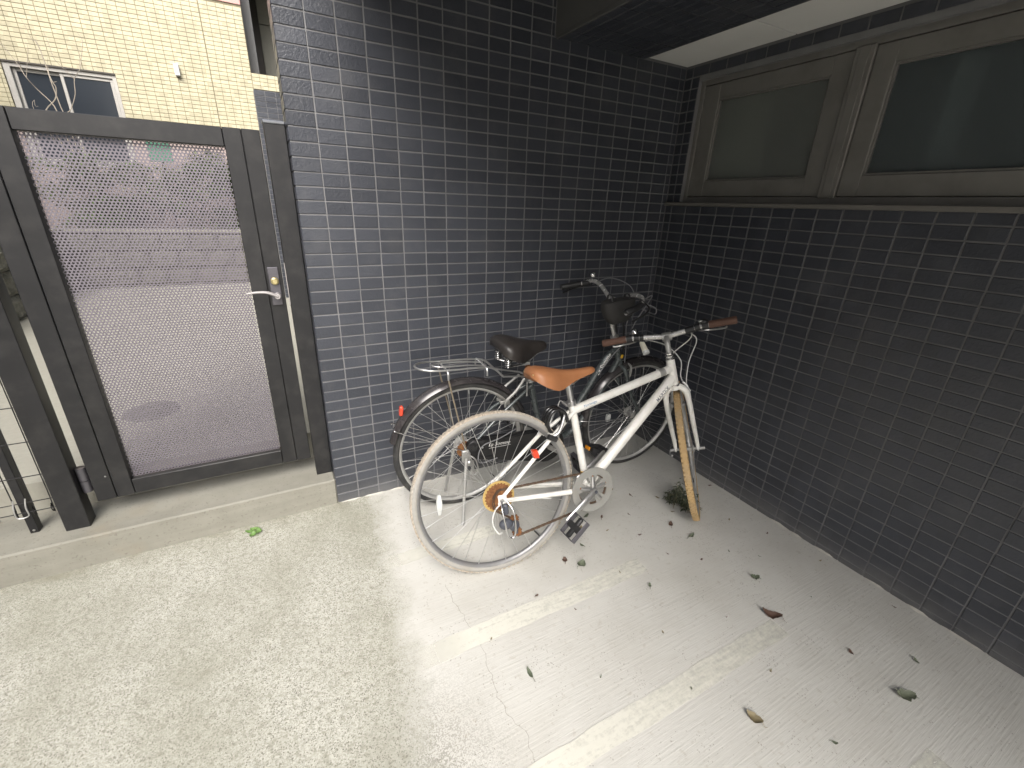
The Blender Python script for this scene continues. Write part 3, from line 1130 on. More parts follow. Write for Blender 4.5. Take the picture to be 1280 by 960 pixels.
def stone(L, H, D):
    """rough-faced block, face towards -y"""
    n, m = 7, 5
    vs, fs = [], []
    for k in range(m + 1):
        for i in range(n + 1):
            u, v = i / n, k / m
            e = min(1, 5 * min(u, 1 - u, v, 1 - v) + .0)
            y = -D * (.35 + .65 * e) - e * random.uniform(0, .018)
            vs.append((u * L + random.uniform(-.004, .004), y, v * H + random.uniform(-.004, .004)))
    for k in range(m):
        for i in range(n):
            q = k * (n + 1) + i
            fs.append((q, q + 1, q + n + 2, q + n + 1))
    o = len(vs)
    vs += [(0, 0, 0), (L, 0, 0), (L, 0, H), (0, 0, H)]
    edge = [i for i in range(n + 1)] + [k * (n + 1) + n for k in range(1, m + 1)] + [m * (n + 1) + i for i in range(n - 1, -1, -1)] + [k * (n + 1) for k in range(m - 1, 0, -1)]
    cor = [0, n, n + m, 2 * n + m, len(edge)]
    for c in range(4):
        seg = edge[cor[c]:cor[c + 1] + 1] if c < 3 else edge[cor[c]:] + [edge[0]]
        fs.append(tuple(seg[::-1]) + (o + c, o + (c + 1) % 4))
    return vs, fs


variants = []
for k in range(6):
    b = MB()
    b.add(*stone(.30, .205, .05))
    variants.append(b.mesh('stone', STONE, smooth=False))
for row in range(3):
    for k in range(15):
        x = -2.22 + .31 * k + (.15 if row % 2 else 0)
        link('stone', random.choice(variants), sw, Matrix.Translation((x, 5.338, .285 + .213 * row)) )
    for k in range(10):
        y = 2.2 + .31 * k + (.15 if row % 2 else 0)
        if y + .3 > 5.36:
            continue
        link('stone', random.choice(variants), sw, Matrix.Translation((-2.233, y, .285 + .213 * row)) @ Matrix.Rotation(PI / 2, 4, 'Z'))
b = MB()
b.bbox(-2.6, -2.20, 2.2, 5.30, .932, .985, .012)
b.bbox(-2.6, 1.8, 5.302, 5.50, .932, .985, .012)
b.build('coping', KERB_M, sw)


def leaf_quad(b, p, d, up, L, W, fold=.25):
    d = d.normalized()
    s = d.cross(up)
    s = s.normalized() if s.length > 1e-4 else d.orthogonal().normalized()
    nrm = s.cross(d)
    a = p
    m1 = p + d * L * .45 + nrm * L * .05
    e = p + d * L - nrm * L * .06
    b.add([a, m1 + s * W / 2 + nrm * fold * W, e, m1 - s * W / 2 + nrm * fold * W, m1], [(0, 1, 4), (1, 2, 4), (2, 3, 4), (3, 0, 4)])


def bush(name, label, c, rad, count, seed, mat, leaf=.045):
    rnd = random.Random(seed)
    t = thing(name, label, 'bush', (c[0], c[1], .93), 'bushes above the stone wall')
    b = MB()
    clumps = []
    for k in range(16):
        v = Vector((rnd.gauss(0, .45), rnd.gauss(0, .4), rnd.uniform(-.7, .85)))
        clumps.append((Vector((v.x * rad[0], v.y * rad[1], v.z * rad[2] + c[2] - .93)), rnd.uniform(.25, .45)))
    for i in range(count):
        cl, r = rnd.choice(clumps)
        v = Vector((rnd.gauss(0, 1), rnd.gauss(0, 1), rnd.gauss(0, 1))).normalized() * r * rnd.uniform(.6, 1.0)
        p = cl + Vector((v.x * rad[0], v.y * rad[1], v.z * rad[2]))
        if p.z < .0:
            continue
        leaf_quad(b, p, v + Vector((rnd.uniform(-1, 1), rnd.uniform(-1, 1), rnd.uniform(-.5, 1))) * .3, Vector((0, 0, 1)), leaf * rnd.uniform(.7, 1.3), leaf * .5)
    b.build('foliage', mat, t, smooth=False, fix=False)
    b = MB()
    for cl, r in clumps[:9]:
        b.tube(smooth_path([(rnd.uniform(-.05, .05), 0, 0), cl * .5 + Vector((0, 0, -.05)), cl], 4), [.012] * 4 + [.008] * 4 + [.004], 6)
    b.build('stem', BARK, t)
    return t


bush('bush', 'rounded green bush on the right above the stone wall, behind the perforated panel', (-.62, 5.85, 1.36), (.85, .36, .50), 11000, 3, LEAF_HEDGE)
bush('bush', 'low green bush on the left above the stone wall, behind the perforated panel', (-1.95, 5.85, 1.28), (.72, .34, .48), 8000, 5, LEAF_HEDGE)
bush('bush', 'green bush at the far right end of the stone wall', (.75, 5.85, 1.35), (.6, .3, .42), 1200, 9, LEAF_HEDGE)

# bare shrub in front of the cream building's window
def unproj(u, v, y):
    d = CD + CR * ((u - 640) / 550.5) + CU * ((480 - v) / 550.5)
    return CAM + d * ((y - CAM.y) / d.y)


shrub = thing('bare_shrub', 'leafless pale shrub with thin upright twigs before the window of the cream building', 'shrub', (-1.95, 5.9, .95))
SO = Vector((-1.95, 5.9, .95))
twigs = [
    ([(78, 160), (68, 133), (47, 112), (33, 97), (22, 80), (0, 53)], .014, 5.95),
    ([(33, 97), (34, 78), (35, 60), (32, 52)], .006, 5.95),
    ([(27, 88), (25, 80), (24, 76)], .007, 5.95),
    ([(60, 150), (58, 137), (69, 124), (70, 110), (66, 103), (61, 92), (56, 78), (52, 70)], .013, 5.8),
    ([(61, 92), (60, 82), (59, 72)], .005, 5.8),
    ([(66, 103), (71, 102)], .006, 5.8),
    ([(84, 150), (89, 136), (94, 118), (93, 99), (100, 86), (102, 68), (103, 51), (96, 40)], .010, 6.0),
    ([(93, 99), (80, 86), (68, 74), (62, 58), (56, 44), (54, 38)], .006, 6.0),
    ([(100, 86), (98, 64), (90, 53)], .004, 6.0),
    ([(40, 50), (30, 30), (18, 14), (10, 4)], .004, 6.05),
    ([(44, 140), (43, 125), (44, 132), (48, 133)], .005, 5.85),
]
for pts, r, y in twigs:
    P = [unproj(u, v, y + random.uniform(-.04, .04)) - SO for (u, v) in pts]
    if pts[0][1] > 139:
        P = [Vector((P[0].x * .4, (y - SO.y) * .3, 0.0)), P[0] * .5 + Vector((0, 0, .1))] + P
    P = smooth_path(P, 4)
    n = len(P)
    b = MB()
    b.tube(P, [r * .55 * (1 - .65 * i / n) for i in range(n)], 6)
    b.build('branch', BARK, shrub)
P = smooth_path([(.35, .12, .0), unproj(60, 75, 6.05) * .5 + SO * -.5 + Vector((0, 0, .2)), unproj(50, 62, 6.05) - SO, unproj(40, 50, 6.05) - SO], 4)
b = MB()
b.tube(P, [.006 - .0015 * i / len(P) for i in range(len(P))], 6)
b.build('branch', BARK, shrub)

# dark round ribbed disc on the path
mp = unproj(190, 514, 1.0)
t_ = (.281 - CAM.z)
dd = CD + CR * ((190 - 640) / 550.5) + CU * ((480 - 514) / 550.5)
mc = CAM + dd * (t_ / dd.z)
b = MB()
b.lathe([(.0004, .006), (.124, .006), (.127, .003), (.13, .003), (.13, .0)], 40, (0, 0, 0), 'z')
for k in range(-5, 6):
    w = math.sqrt(max(0, .11 ** 2 - (.022 * k) ** 2))
    if w > .03:
        b.box(-w, w, .022 * k - .004, .022 * k + .004, .0055, .0085)
mh = b.build('ribbed_disc', IRON)
mh.location = (mc.x, mc.y, .2815)
tag(mh, 'round dark ribbed disc on the path behind the gate', 'manhole cover')

# ------------------------------------------------------------------ bicycles
def lettering(text, size, mat, parent, p0, p1, normal, radius, shear=0.0, thick=None, name='lettering', matrix=None):
    """flat letters wrapped on a tube that runs p0 -> p1; text starts at p0, its face looks along normal"""
    cu = bpy.data.curves.new(name, 'FONT')
    cu.body = text
    cu.size = size
    cu.shear = shear
    cu.resolution_u = 3
    cu.align_y = 'CENTER'
    if thick:
        cu.offset = thick
    tmp = bpy.data.objects.new(name, cu)
    col.objects.link(tmp)
    dg = bpy.context.evaluated_depsgraph_get()
    me = bpy.data.meshes.new_from_object(tmp.evaluated_get(dg))
    bpy.data.objects.remove(tmp)
    bpy.data.curves.remove(cu)
    p0, p1, nn = Vector(p0), Vector(p1), Vector(normal)
    d = (p1 - p0).normalized()
    nn = (nn - d * nn.dot(d)).normalized()
    up = nn.cross(d)
    R_ = radius + .0006
    for v in me.vertices:
        a = v.co.y / R_
        v.co = p0 + d * v.co.x + (nn * math.cos(a) + up * math.sin(a)) * R_
    me.name = name
    me.materials.clear()
    me.materials.append(mat)
    return link(name, me, parent)


def wheel(parent, matrix, R, tr, mats, nsp=32, hub_r=.022, hub_w=.05, knobs=False, valve=True, rim_mat=None, dish=0.0):
    """wheel round the local y axis. mats: (tread, sidewall)"""
    rim_o = R - 2 * tr + .007
    b = MB()
    hw = tr * .72
    b.lathe([(rim_o, -hw), (rim_o + .002, -hw - .001), (rim_o - .004, -hw - .001), (rim_o - .011, -hw * .82), (rim_o - .015, -hw * .35), (rim_o - .016, 0), (rim_o - .015, hw * .35), (rim_o - .011, hw * .82), (rim_o - .004, hw + .001), (rim_o + .002, hw + .001), (rim_o, hw)], 72, closed=True)
    rim = b.build('wheel', rim_mat or ALLOY_DULL, parent)
    rim.matrix_local = matrix
    # tyre
    b = MB()
    m = 14
    prof = [(R - tr + tr * math.cos(2 * PI * k / m) * 1.0, tr * 1.02 * math.sin(2 * PI * k / m)) for k in range(m)]
    b.lathe(prof, 96, closed=True)
    nface = 96 * m
    if knobs:
        nk = 104
        for k in range(nk):
            a = 2 * PI * k / nk
            for sgn in (-1, 1):
                t = .62 * sgn
                rr_, yy = R - tr + tr * math.cos(t), tr * math.sin(t)
                c_, s_ = math.cos(a), math.sin(a)
                M4 = Matrix(((c_, 0, -s_, 0), (0, 1, 0, 0), (s_, 0, c_, 0), (0, 0, 0, 1)))
                q = MB()
                q.box(rr_ - .003, rr_ + .0028, yy - .0042, yy + .0042, -.0062, .0050)
                b.add([M4 @ Vector(v) for v in q.v], q.f)
        for k in range(nk):
            a = 2 * PI * (k + .5) / nk
            c_, s_ = math.cos(a), math.sin(a)
            M4 = Matrix(((c_, 0, -s_, 0), (0, 1, 0, 0), (s_, 0, c_, 0), (0, 0, 0, 1)))
            q = MB()
            q.box(R - .003, R + .0012, -.0055, .0055, -.0072, .0072)
            b.add([M4 @ Vector(v) for v in q.v], q.f)
    ty = b.build('tyre', mats[0], rim)
    ty.data.materials.append(mats[1])
    for p in ty.data.polygons:
        if p.index < nface:
            k = p.index % m
            if 2 <= k < m - 2:
                p.material_index = 1
    # hub
    b = MB()
    w = hub_w / 2
    b.lathe([(.0004, -w - .03), (.006, -w - .03), (.006, -w - .006), (.012, -w - .005), (hub_r, -w - .002), (hub_r, -w + .002), (hub_r * .55, -w + .006), (hub_r * .5, w - .006), (hub_r, w - .002), (hub_r, w + .002), (.012, w + .005), (.006, w + .006), (.006, w + .03), (.0004, w + .03)], 24)
    b.build('hub', ALLOY_DULL, rim)
    # spokes
    r_in, r_out = hub_r - .003, rim_o - .014
    L = None
    sm = None
    for k in range(nsp):
        side = 1 if k % 2 else -1
        pair = (k // 2) % 2
        a_out = 2 * PI * (k + .5) / nsp
        a_in = a_out + (1.15 if pair else -1.15)
        p_in = Vector((r_in * math.cos(a_in), side * w, r_in * math.sin(a_in)))
        p_out = Vector((r_out * math.cos(a_out), side * .004 + dish, r_out * math.sin(a_out)))
        d = p_out - p_in
        if sm is None:
            L = d.length
            q = MB()
            q.tube([(0, 0, 0), (L * .93, 0, 0)], .00105, 5)
            q.tube([(L * .93, 0, 0), (L, 0, 0)], .0019, 5)
            sm = q.mesh('spoke', STEEL)
        rot = d.to_track_quat('X', 'Z').to_matrix().to_4x4()
        link('spoke', sm, rim, Matrix.Translation(p_in) @ rot @ Matrix.Scale(d.length / L, 4))
    if valve:
        b = MB()
        b.tube([(rim_o - .02, 0, 0), (rim_o - .055, 0, 0)], .003, 8)
        v = b.build('valve', BLACK_PLASTIC, rim)
        v.matrix_local = Matrix.Rotation(.9, 4, 'Y')
    return rim


def saddle(b, secs, rim=.6):
    rings = []
    n = 16
    for (x, hw, zt, zs) in secs:
        ring = []
        for k in range(n + 1):
            t = PI * k / n
            cy = math.cos(t)
            y = hw * (abs(cy) ** .8) * (1 if cy >= 0 else -1)
            ring.append((x, y, zs + (zt - zs) * (math.sin(t) ** rim if 0 < k < n else 0)))
        # underside
        for k in range(5):
            y = -hw * .9 + 2 * hw * .9 * (k + .5) / 5
            ring.append((x, y, zs + .006))
        rings.append(ring)
    b.loft(rings)


def chain_run(b, path, pitch=.0127):
    P = smooth_path(path, 24) if len(path) > 2 else [Vector(path[0]).lerp(Vector(path[1]), i / 80) for i in range(81)]
    acc, last = 0, P[0]
    i = 0
    flip = 0
    for p in P[1:]:
        if (p - last).length >= pitch:
            d = (p - last).normalized()
            mid = (p + last) / 2
            w = .0035 if flip else .0022
            rot = d.to_track_quat('X', 'Z').to_matrix().to_4x4()
            q = MB()
            for sg in (-1, 1):
                q.bbox(-.0078, .0078, sg * w - .0006, sg * w + .0006, -.0040, .0040, .0025)
            M4 = Matrix.Translation(mid) @ rot
            b.add([M4 @ Vector(v) for v in q.v], q.f)
            last = p
            flip ^= 1


def arc(cx, cz, r, a0, a1, n, y=0):
    return [(cx + r * math.cos(math.radians(a0 + (a1 - a0) * i / n)), y, cz + r * math.sin(math.radians(a0 + (a1 - a0) * i / n))) for i in range(n + 1)]


def fender(b, cx, cz, r, a0, a1, hw=.031, n=40):
    rings = []
    for i in range(n + 1):
        a = math.radians(a0 + (a1 - a0) * i / n)
        ring = []
        for k in range(9):
            u = -1 + 2 * k / 8
            rr_ = r - .018 * abs(u) ** 2.4
            ring.append((cx + rr_ * math.cos(a), hw * u, cz + rr_ * math.sin(a)))
        for k in range(8, -1, -1):
            u = -1 + 2 * k / 8
            rr_ = r - .018 * abs(u) ** 2.4 - .0018
            ring.append((cx + rr_ * math.cos(a), hw * u * .97, cz + rr_ * math.sin(a)))
        rings.append(ring)
    b.loft(rings)


def pedal(parent, c, ang, mat=BLACK_PLASTIC, refl=None):
    """block pedal with metal cage, axle along y at c"""
    rot = Matrix.Translation(c) @ Matrix.Rotation(ang, 4, 'Y')
    b = MB()
    b.bbox(-.014, .014, -.045, .045, -.008, .008, .004)
    b.bbox(-.045, .045, -.012, .012, -.0075, .0075, .004)
    o = b.build('pedal', mat, parent)
    o.matrix_local = rot
    b = MB()
    for y in (-.045, .045):
        b.bbox(-.047, .047, y - .0018, y + .0018, -.011, .011, .001)
    for x in (-.047, .047):
        b.bbox(x - .0018, x + .0018, -.045, .045, -.011, .011, .001)
    b.build('cage', PLATE_M if not refl else BLACK_PLASTIC, o)
    if refl:
        for x in (-.049, .049):
            b = MB()
            b.bbox(x - .003, x + .003, -.020, .020, -.009, .009, .002)
            b.build('reflector', refl, o)
    return o


def disc_ring(b, c, r0, r1, y0, y1, n=48):
    b.lathe([(r0, y0), (r1, y0), (r1, y1), (r0, y1)], n, c, closed=True)


def sprocket(b, c, r, y0, y1, teeth):
    prof = []
    for k in range(teeth * 2):
        rr_ = r + (.003 if k % 2 else -.003)
        prof.append((c[0] + rr_ * math.cos(PI * k / teeth), c[2] + rr_ * math.sin(PI * k / teeth)))
    n = len(prof)
    vs = [(x, y0, z) for x, z in prof] + [(x, y1, z) for x, z in prof] + [(c[0], y0, c[2]), (c[0], y1, c[2])]
    fs = []
    for k in range(n):
        l = (k + 1) % n
        fs += [(k, l, n + l, n + k), (2 * n, l, k), (2 * n + 1, n + k, n + l)]
    b.add(vs, fs)


# ======================= white sports bicycle
wx, wy, wh, wl, wsteer = .5317, -.7377, -.1184, -.1780, .850
WB = thing('bicycle', 'white city sports bicycle with tan saddle and tan tyres, in front', 'bicycle')
WB.matrix_world = Matrix.Translation((wx, wy, fz(wx))) @ Matrix.Rotation(wh, 4, 'Z') @ Matrix.Rotation(wl, 4, 'X')
R = .343
AX = Vector((0, 0, R))
BB = Vector((.4191, 0, .2965))
ST = Vector((.3494, 0, .656))
HT = Vector((.8456, 0, .8134))
HB = Vector((.8748, 0, .7040))
wbx = 1.0656
ax = (HT - HB).normalized()
fwd = Vector((ax.z, 0, -ax.x))
STEER = Matrix.Translation(HB) @ Matrix.Rotation(wsteer, 4, ax) @ Matrix.Translation(-HB)

# frame
b = MB()
sdir = (ST - BB).normalized()
b.tube([BB, ST + sdir * .022], .0158, 16)
b.tube([HB - ax * .012, HT + ax * .006], .0195, 18)
tt0, tt1 = ST + sdir * -.012, HT - ax * .040
b.tube([tt0, tt1], .0182, 16)
dt0, dt1 = BB, HB + ax * .030
b.tube([dt0, dt1], [.0225, .0225], 18)
b.cyl((BB.x, 0, BB.z), .0225, -.036, .036, 24)
for s in (-1, 1):
    b.tube([BB + Vector((-.01, s * .022, 0)), BB + Vector((-.09, s * .040, .004)), Vector((.012, s * .062, R - .006))], [.0115, .0115, .0085], 12)
    b.tube([ST + sdir * -.018 + Vector((-.008, s * .014, 0)), Vector((.22, s * .044, R + .205)), Vector((.006, s * .062, R + .010))], [.0085, .0085, .0072], 12)
    b.bbox(-.014, .022, s * .062 - .003, s * .062 + .003, R - .022, R + .020, .002)
b.tube([Vector((.235, -.044, R + .222)), Vector((.235, .044, R + .222))], .007, 10)
frame = b.build('frame', WHITE_PAINT, WB)
d = (dt1 - dt0).normalized()
lettering('MARDIX', .0225, INK, frame, dt0 + d * .485, dt1, (.12, -1, .30), .0225, thick=.0002)
d2 = (tt1 - tt0).normalized()
lettering('Norwege', .0165, INK_BLUE, frame, tt0 + d2 * .045, tt1, (0, -1, .25), .0182, .1)
b = MB()
b.tube([BB + sdir * .048, BB + sdir * .075], .01615, 16)
b.build('sticker', YELLOW, frame)
b = MB()
b.tube([tt1 - d2 * .075, tt1 - d2 * .045], .01855, 16)
b.build('badge', ALLOY_DULL, frame)
# headset, seat clamp, seat post
b = MB()
b.lathe([(.021, 0), (.0215, .004), (.019, .006)], 24, (0, 0, 0), 'z')
b.lathe([(.0205, .009), (.022, .011), (.022, .018), (.0165, .023), (.0165, .030), (.013, .032)], 24, (0, 0, 0), 'z')
hs_ = b.build('headset', CHROME, WB)
hs_.matrix_local = Matrix.Translation(HT + ax * .005) @ ax.to_track_quat('Z', 'Y').to_matrix().to_4x4()
b = MB()
b.tube([ST + sdir * .012, ST + sdir * .034], .0185, 16)
b.tube([ST + sdir * .023 + Vector((-.022, -.020, 0)), ST + sdir * .023 + Vector((-.022, .026, 0))], .006, 10)
b.tube(smooth_path([ST + sdir * .023 + Vector((-.022, -.02, 0)), ST + sdir * .018 + Vector((-.034, -.022, 0)), ST + sdir * .028 + Vector((-.052, -.018, .008))], 4), .0042, 8)
b.build('seat_clamp', ALLOY, WB)
b = MB()
b.tube([ST + sdir * .02, ST + sdir * .112], .0132, 16)
b.build('seat_post', ALLOY, WB)
SP = ST + sdir * .112
b = MB()
b.tube([SP + Vector((0, -.025, .004)), SP + Vector((0, .025, .004))], .011, 12)
for s in (-1, 1):
    b.tube(smooth_path([(.205, s * .030, .775), (.255, s * .026, .762), (.325, s * .022, .760), (.36, s * .018, .772), (.405, s * .010, .797)], 5), .0036, 8)
b.build('saddle_rail', CHROME, WB)
b = MB()
secs = [(.150, .030, .828, .812), (.157, .058, .840, .803), (.172, .074, .846, .790), (.195, .080, .846, .776), (.225, .078, .841, .762), (.255, .066, .833, .752), (.285, .049, .826, .752), (.315, .036, .821, .762), (.35, .028, .819, .776), (.39, .024, .820, .787), (.425, .0215, .822, .796), (.442, .0175, .821, .801), (.450, .009, .816, .806)]
saddle(b, secs)
b.build('saddle', LEATHER, WB, angle=60)
b = MB()
for s in (-1, 1):
    for (x, y, z) in ((.163, .045, .822), (.163, .02, .828)):
        b.sphere((x - .008, s * y, z), .0032, 8, 6)
b.build('rivet', BRASS, WB)

# wheels
rear = wheel(WB, Matrix.Translation(AX), R, .0150, (TAN_PALE, SIDEWALL), 32, .024, .056, knobs=True, rim_mat=RIM_GREY)
front_m = STEER @ Matrix.Translation((wbx, 0, R))
front = wheel(WB, front_m, R, .0155, (TAN, TAN), 28, .019, .062, knobs=True)
b = MB()
b.loft([[(x * s_, -.006 * k_, z * s_) for x, z in ((-.011, -.02), (-.007, -.042), (.007, -.042), (.011, -.02), (.012, 0), (.011, .02), (.007, .042), (-.007, .042), (-.011, .02), (-.012, 0))] for s_, k_ in ((1, -.5), (1, .5), (.85, 1.2))])
o = b.build('reflector', CLEAR_REF, rear)
o.matrix_local = Matrix.Translation((-.232, 0, .0)) @ Matrix.Rotation(.04, 4, 'Y')
# cassette, spoke guard
b = MB()
b.lathe([(.030, -.027), (.066, -.0285), (.0665, -.031), (.030, -.0295)], 40, closed=True)
b.build('spoke_guard', RUSTY_TAN, rear)
b = MB()
for k in range(7):
    sprocket(b, (0, 0, 0), .056 - .0055 * k, -.0345 - .0042 * k, -.0325 - .0042 * k, 26 - 2 * k)
b.cyl((0, 0, 0), .017, -.064, -.03, 20)
b.build('cassette', RUST, rear)
b = MB()
b.cyl((0, 0, R), .0085, -.078, -.060, 6)
b.cyl((0, 0, R), .0085, .060, .076, 6)
b.build('axle_nut', ALLOY, WB)

# crank set
CA = math.radians(213)
b = MB()
disc_ring(b, (BB.x, 0, BB.z), .068, .100, -.0535, -.0500)
for k in range(5):
    a = 2 * PI * k / 5 + .35
    p0 = BB + Vector((.022 * math.cos(a), -.0518, .022 * math.sin(a)))
    p1 = BB + Vector((.080 * math.cos(a), -.0518, .080 * math.sin(a)))
    b.tube([p0, p1], [.013, .015], 8, flat=.12, up=(0, 1, 0))
    # kidney webs
    for q in (-.28, .28):
        p2 = BB + Vector((.088 * math.cos(a + q), -.0518, .088 * math.sin(a + q)))
        b.tube([p0, p2], [.006, .009], 8, flat=.16, up=(0, 1, 0))
ring = b.build('chain_guard', GREY_GUARD, WB)
b = MB()
disc_ring(b, (BB.x, 0, BB.z), .062, .078, -.0455, -.0430)
for k in range(40):
    a = 2 * PI * k / 40
    b.tube([BB + Vector((.077 * math.cos(a), -.0443, .077 * math.sin(a))), BB + Vector((.083 * math.cos(a), -.0443, .083 * math.sin(a)))], [.0028, .0012], 5)
b.build('chainring', OILY, WB)
b = MB()
for k in range(5):
    a = 2 * PI * k / 5 + .35
    b.cyl((BB.x + .062 * math.cos(a), 0, BB.z + .062 * math.sin(a)), .0042, -.0565, -.0525, 10)
b.build('chainring_bolt', RUST, WB)
for s, ang in ((-1, CA), (1, CA + PI)):
    e = BB + Vector((.170 * math.cos(ang), s * .092, .170 * math.sin(ang)))
    c0 = BB + Vector((0, s * .070, 0))
    b = MB()
    b.tube([c0 - (e - c0) * .07, c0, c0.lerp(e, .5), e, e + (e - c0) * .06], [.010, .0165, .0125, .0125, .007], 12, flat=.55, up=(0, 1, 0))
    b.cyl((BB.x, 0, BB.z), .012, min(s * .03, s * .078), max(s * .03, s * .078), 20)
    if s < 0:
        for k in range(5):
            a = 2 * PI * k / 5 + .35
            b.tube([c0 + Vector((0, .010, 0)), BB + Vector((.062 * math.cos(a), -.056, .062 * math.sin(a)))], [.011, .0065], 10, flat=.5, up=(0, 1, 0))
    cr = b.build('crank', ALLOY, WB)
    b = MB()
    b.cyl((BB.x, 0, BB.z), .007, min(s * .076, s * .0815), max(s * .076, s * .0815), 14)
    b.build('crank_bolt', GREY_BLUE, cr)
    pedal(WB, e + Vector((0, s * .058, 0)), -.75 if s < 0 else .25, BLACK_PLASTIC, None if s < 0 else ORANGE)
# derailleur
b = MB()
b.bbox(.000, .022, -.086, -.066, R - .058, R - .014, .005)
b.sphere((.005, -.094, .255), .026, 14, 10, (1.1, .75, .85))
b.sphere((.040, -.092, .238), .022, 14, 10, (1.0, .65, 1.0))
b.bbox(.045, .062, -.078, -.072, .19, .25, .004)
b.bbox(.045, .062, -.062, -.056, .19, .25, .004)
der = b.build('derailleur', GREY_BLUE, WB)
b = MB()
sprocket(b, (.048, 0, .252), .019, -.071, -.063, 11)
sprocket(b, (.060, 0, .195), .019, -.071, -.063, 11)
b.build('jockey_wheel', RUST, der)
b = MB()
b.tube(smooth_path([(-.004, -.080, R), (-.012, -.104, .32), (-.006, -.118, .27), (.000, -.120, .225), (.014, -.118, .205), (.030, -.118, .212), (.036, -.117, .25), (.032, -.108, .31), (.016, -.082, R)], 6), .0036, 10)
b.build('derailleur_guard', CHROME, WB)
b = MB()
ch_up = [(.004, -.050, R + .036), tuple(BB + Vector((-.005, -.0445, .080)))]
chain_run(b, ch_up)
chain_run(b, [(.062, -.067, .176), tuple(BB + Vector((-.02, -.0445, -.079)))])
chain_run(b, [tuple(BB + Vector((.080 * math.cos(math.radians(t)), -.0445, .080 * math.sin(math.radians(t))))) for t in range(95, -100, -15)])
chain_run(b, [(.004 + .042 * math.cos(math.radians(t)), -.050 - .0003 * (t - 90), R + .040 * math.sin(math.radians(t)) - .002) for t in range(90, 250, 20)] + [(.032, -.066, .262), (.066, -.067, .235), (.044, -.067, .205), (.050, -.067, .178)])
b.build('chain', OILY, WB)
b = MB()
b.tube(smooth_path([(.22, -.052, .298), (.12, -.055, .322), (.03, -.075, .342), (-.030, -.088, .325), (-.050, -.094, .275), (-.030, -.096, .225), (-.012, -.094, .222)], 6), .0026, 8)
b.build('gear_cable', CABLE_W, WB)
# rear brake and rack of small things on the seat stays
b = MB()
for s in (-1, 1):
    b.tube(smooth_path([(.235, s * .040, R + .215), (.262, s * .048, R + .235), (.285, s * .045, R + .285), (.300, s * .030, R + .315)], 4), [.009, .009, .0085, .008, .008, .007, .007, .006, .006, .005, .005, .0045, .0045], 10)
    b.bbox(.222, .272, s * .027 - .006, s * .027 + .006, R + .200, R + .222, .004)
b.tube([(.300, -.030, R + .315), (.300, .035, R + .315)], .004, 8)
b.build('rear_brake', ALLOY, WB)
b = MB()
b.tube(smooth_path([(.300, .035, R + .315), (.315, .045, R + .335), (.330, .030, R + .33), (.36, .02, R + .31), (.5, .019, .69), (.75, .021, .755)], 5), .0023, 8)
b.build('brake_cable', CABLE_W, WB)
b = MB()
rp = Vector((.148, -.058, R + .166))
b.loft([[(rp.x + sx * w_ - .25 * sz * w_, rp.y + yy, rp.z + sz * w_) for sx, sz in ((-.011, -.016), (.011, -.019), (.014, 0), (.011, .018), (-.011, .019), (-.014, 0))] for yy, w_ in ((.012, .8), (.0, 1), (-.012, 1), (-.017, .8))])
b.build('reflector', RED, WB)

# fork, stem, handlebar (all turned with the steering)
b = MB()
FA = Vector((wbx, 0, R))
for s in (-1, 1):
    top = HB - ax * .018
    P = smooth_path([top, top - ax * .004 + Vector((0, s * .022, 0)), top - ax * .028 + Vector((0, s * .042, 0)), top - ax * .075 + Vector((0, s * .049, 0)), top.lerp(FA, .55) + Vector((-.010, s * .051, 0)), FA + Vector((-.012, s * .052, .055)), FA + Vector((0, s * .052, .006))], 5)
    n = len(P)
    b.tube(P, [.0148 - .0062 * max(0, (i / n - .25)) / .75 for i in range(n)], 12)
    b.bbox(FA.x - .009, FA.x + .009, s * .052 - .003, s * .052 + .003, FA.z - .010, FA.z + .012, .002)
b.tube([HB - ax * .030, HB - ax * .012], .0205, 16)
fork = b.build('fork', WHITE_PAINT, WB)
fork.matrix_local = STEER
b = MB()
b.cyl(tuple(FA), .0085, -.084, -.055, 12)
b.cyl(tuple(FA), .0085, .055, .078, 12)
b.tube(smooth_path([FA + Vector((0, .076, 0)), FA + Vector((-.012, .082, -.012)), FA + Vector((-.040, .070, -.018))], 4), .0045, 8)
o = b.build('quick_release', ALLOY, fork)
b = MB()
b.lathe([(.0205, -.012), (.0225, -.010), (.0225, -.004), (.0195, -.002)], 24, (0, 0, 0), 'z')
o = b.build('crown_race', CHROME, fork)
o.matrix_local = Matrix.Translation(HB) @ ax.to_track_quat('Z', 'Y').to_matrix().to_4x4()
b = MB()
for s in (-1, 1):
    c0 = HB - ax * .075 + fwd * .022
    b.tube(smooth_path([c0 + Vector((0, s * .047, -.06)), c0 + Vector((.006, s * .056, -.01)), c0 + Vector((.004, s * .050, .04)), c0 + Vector((0, s * .035, .062))], 4), .006, 8)
    b.bbox(c0.x - .028, c0.x + .024, s * .025 - .005, s * .025 + .005, c0.z - .048, c0.z - .030, .003)
o = b.build('front_brake', ALLOY, fork)
BC = HT + ax * .0935 + fwd * .0558
b = MB()
P = smooth_path([HT + ax * .02, HT + ax * .065 + fwd * .002, HT + ax * .085 + fwd * .016, BC - fwd * .010], 5)
b.tube(P, [.0115] * 6 + [.0125] * (len(P) - 6), 14)
b.cyl(tuple(BC), .0195, -.020, .020, 20)
b.tube([BC + fwd * -.004 + ax * -.012, BC + fwd * .024 + ax * -.012], .008, 10)
stem = b.build('stem', ALLOY_DULL, WB)
stem.matrix_local = STEER


def barp(y):
    s = abs(y)
    return BC + Vector((-.10 * max(0, s - .05) ** 1.0 * .6, y, .02 * min(1, s / .15)))


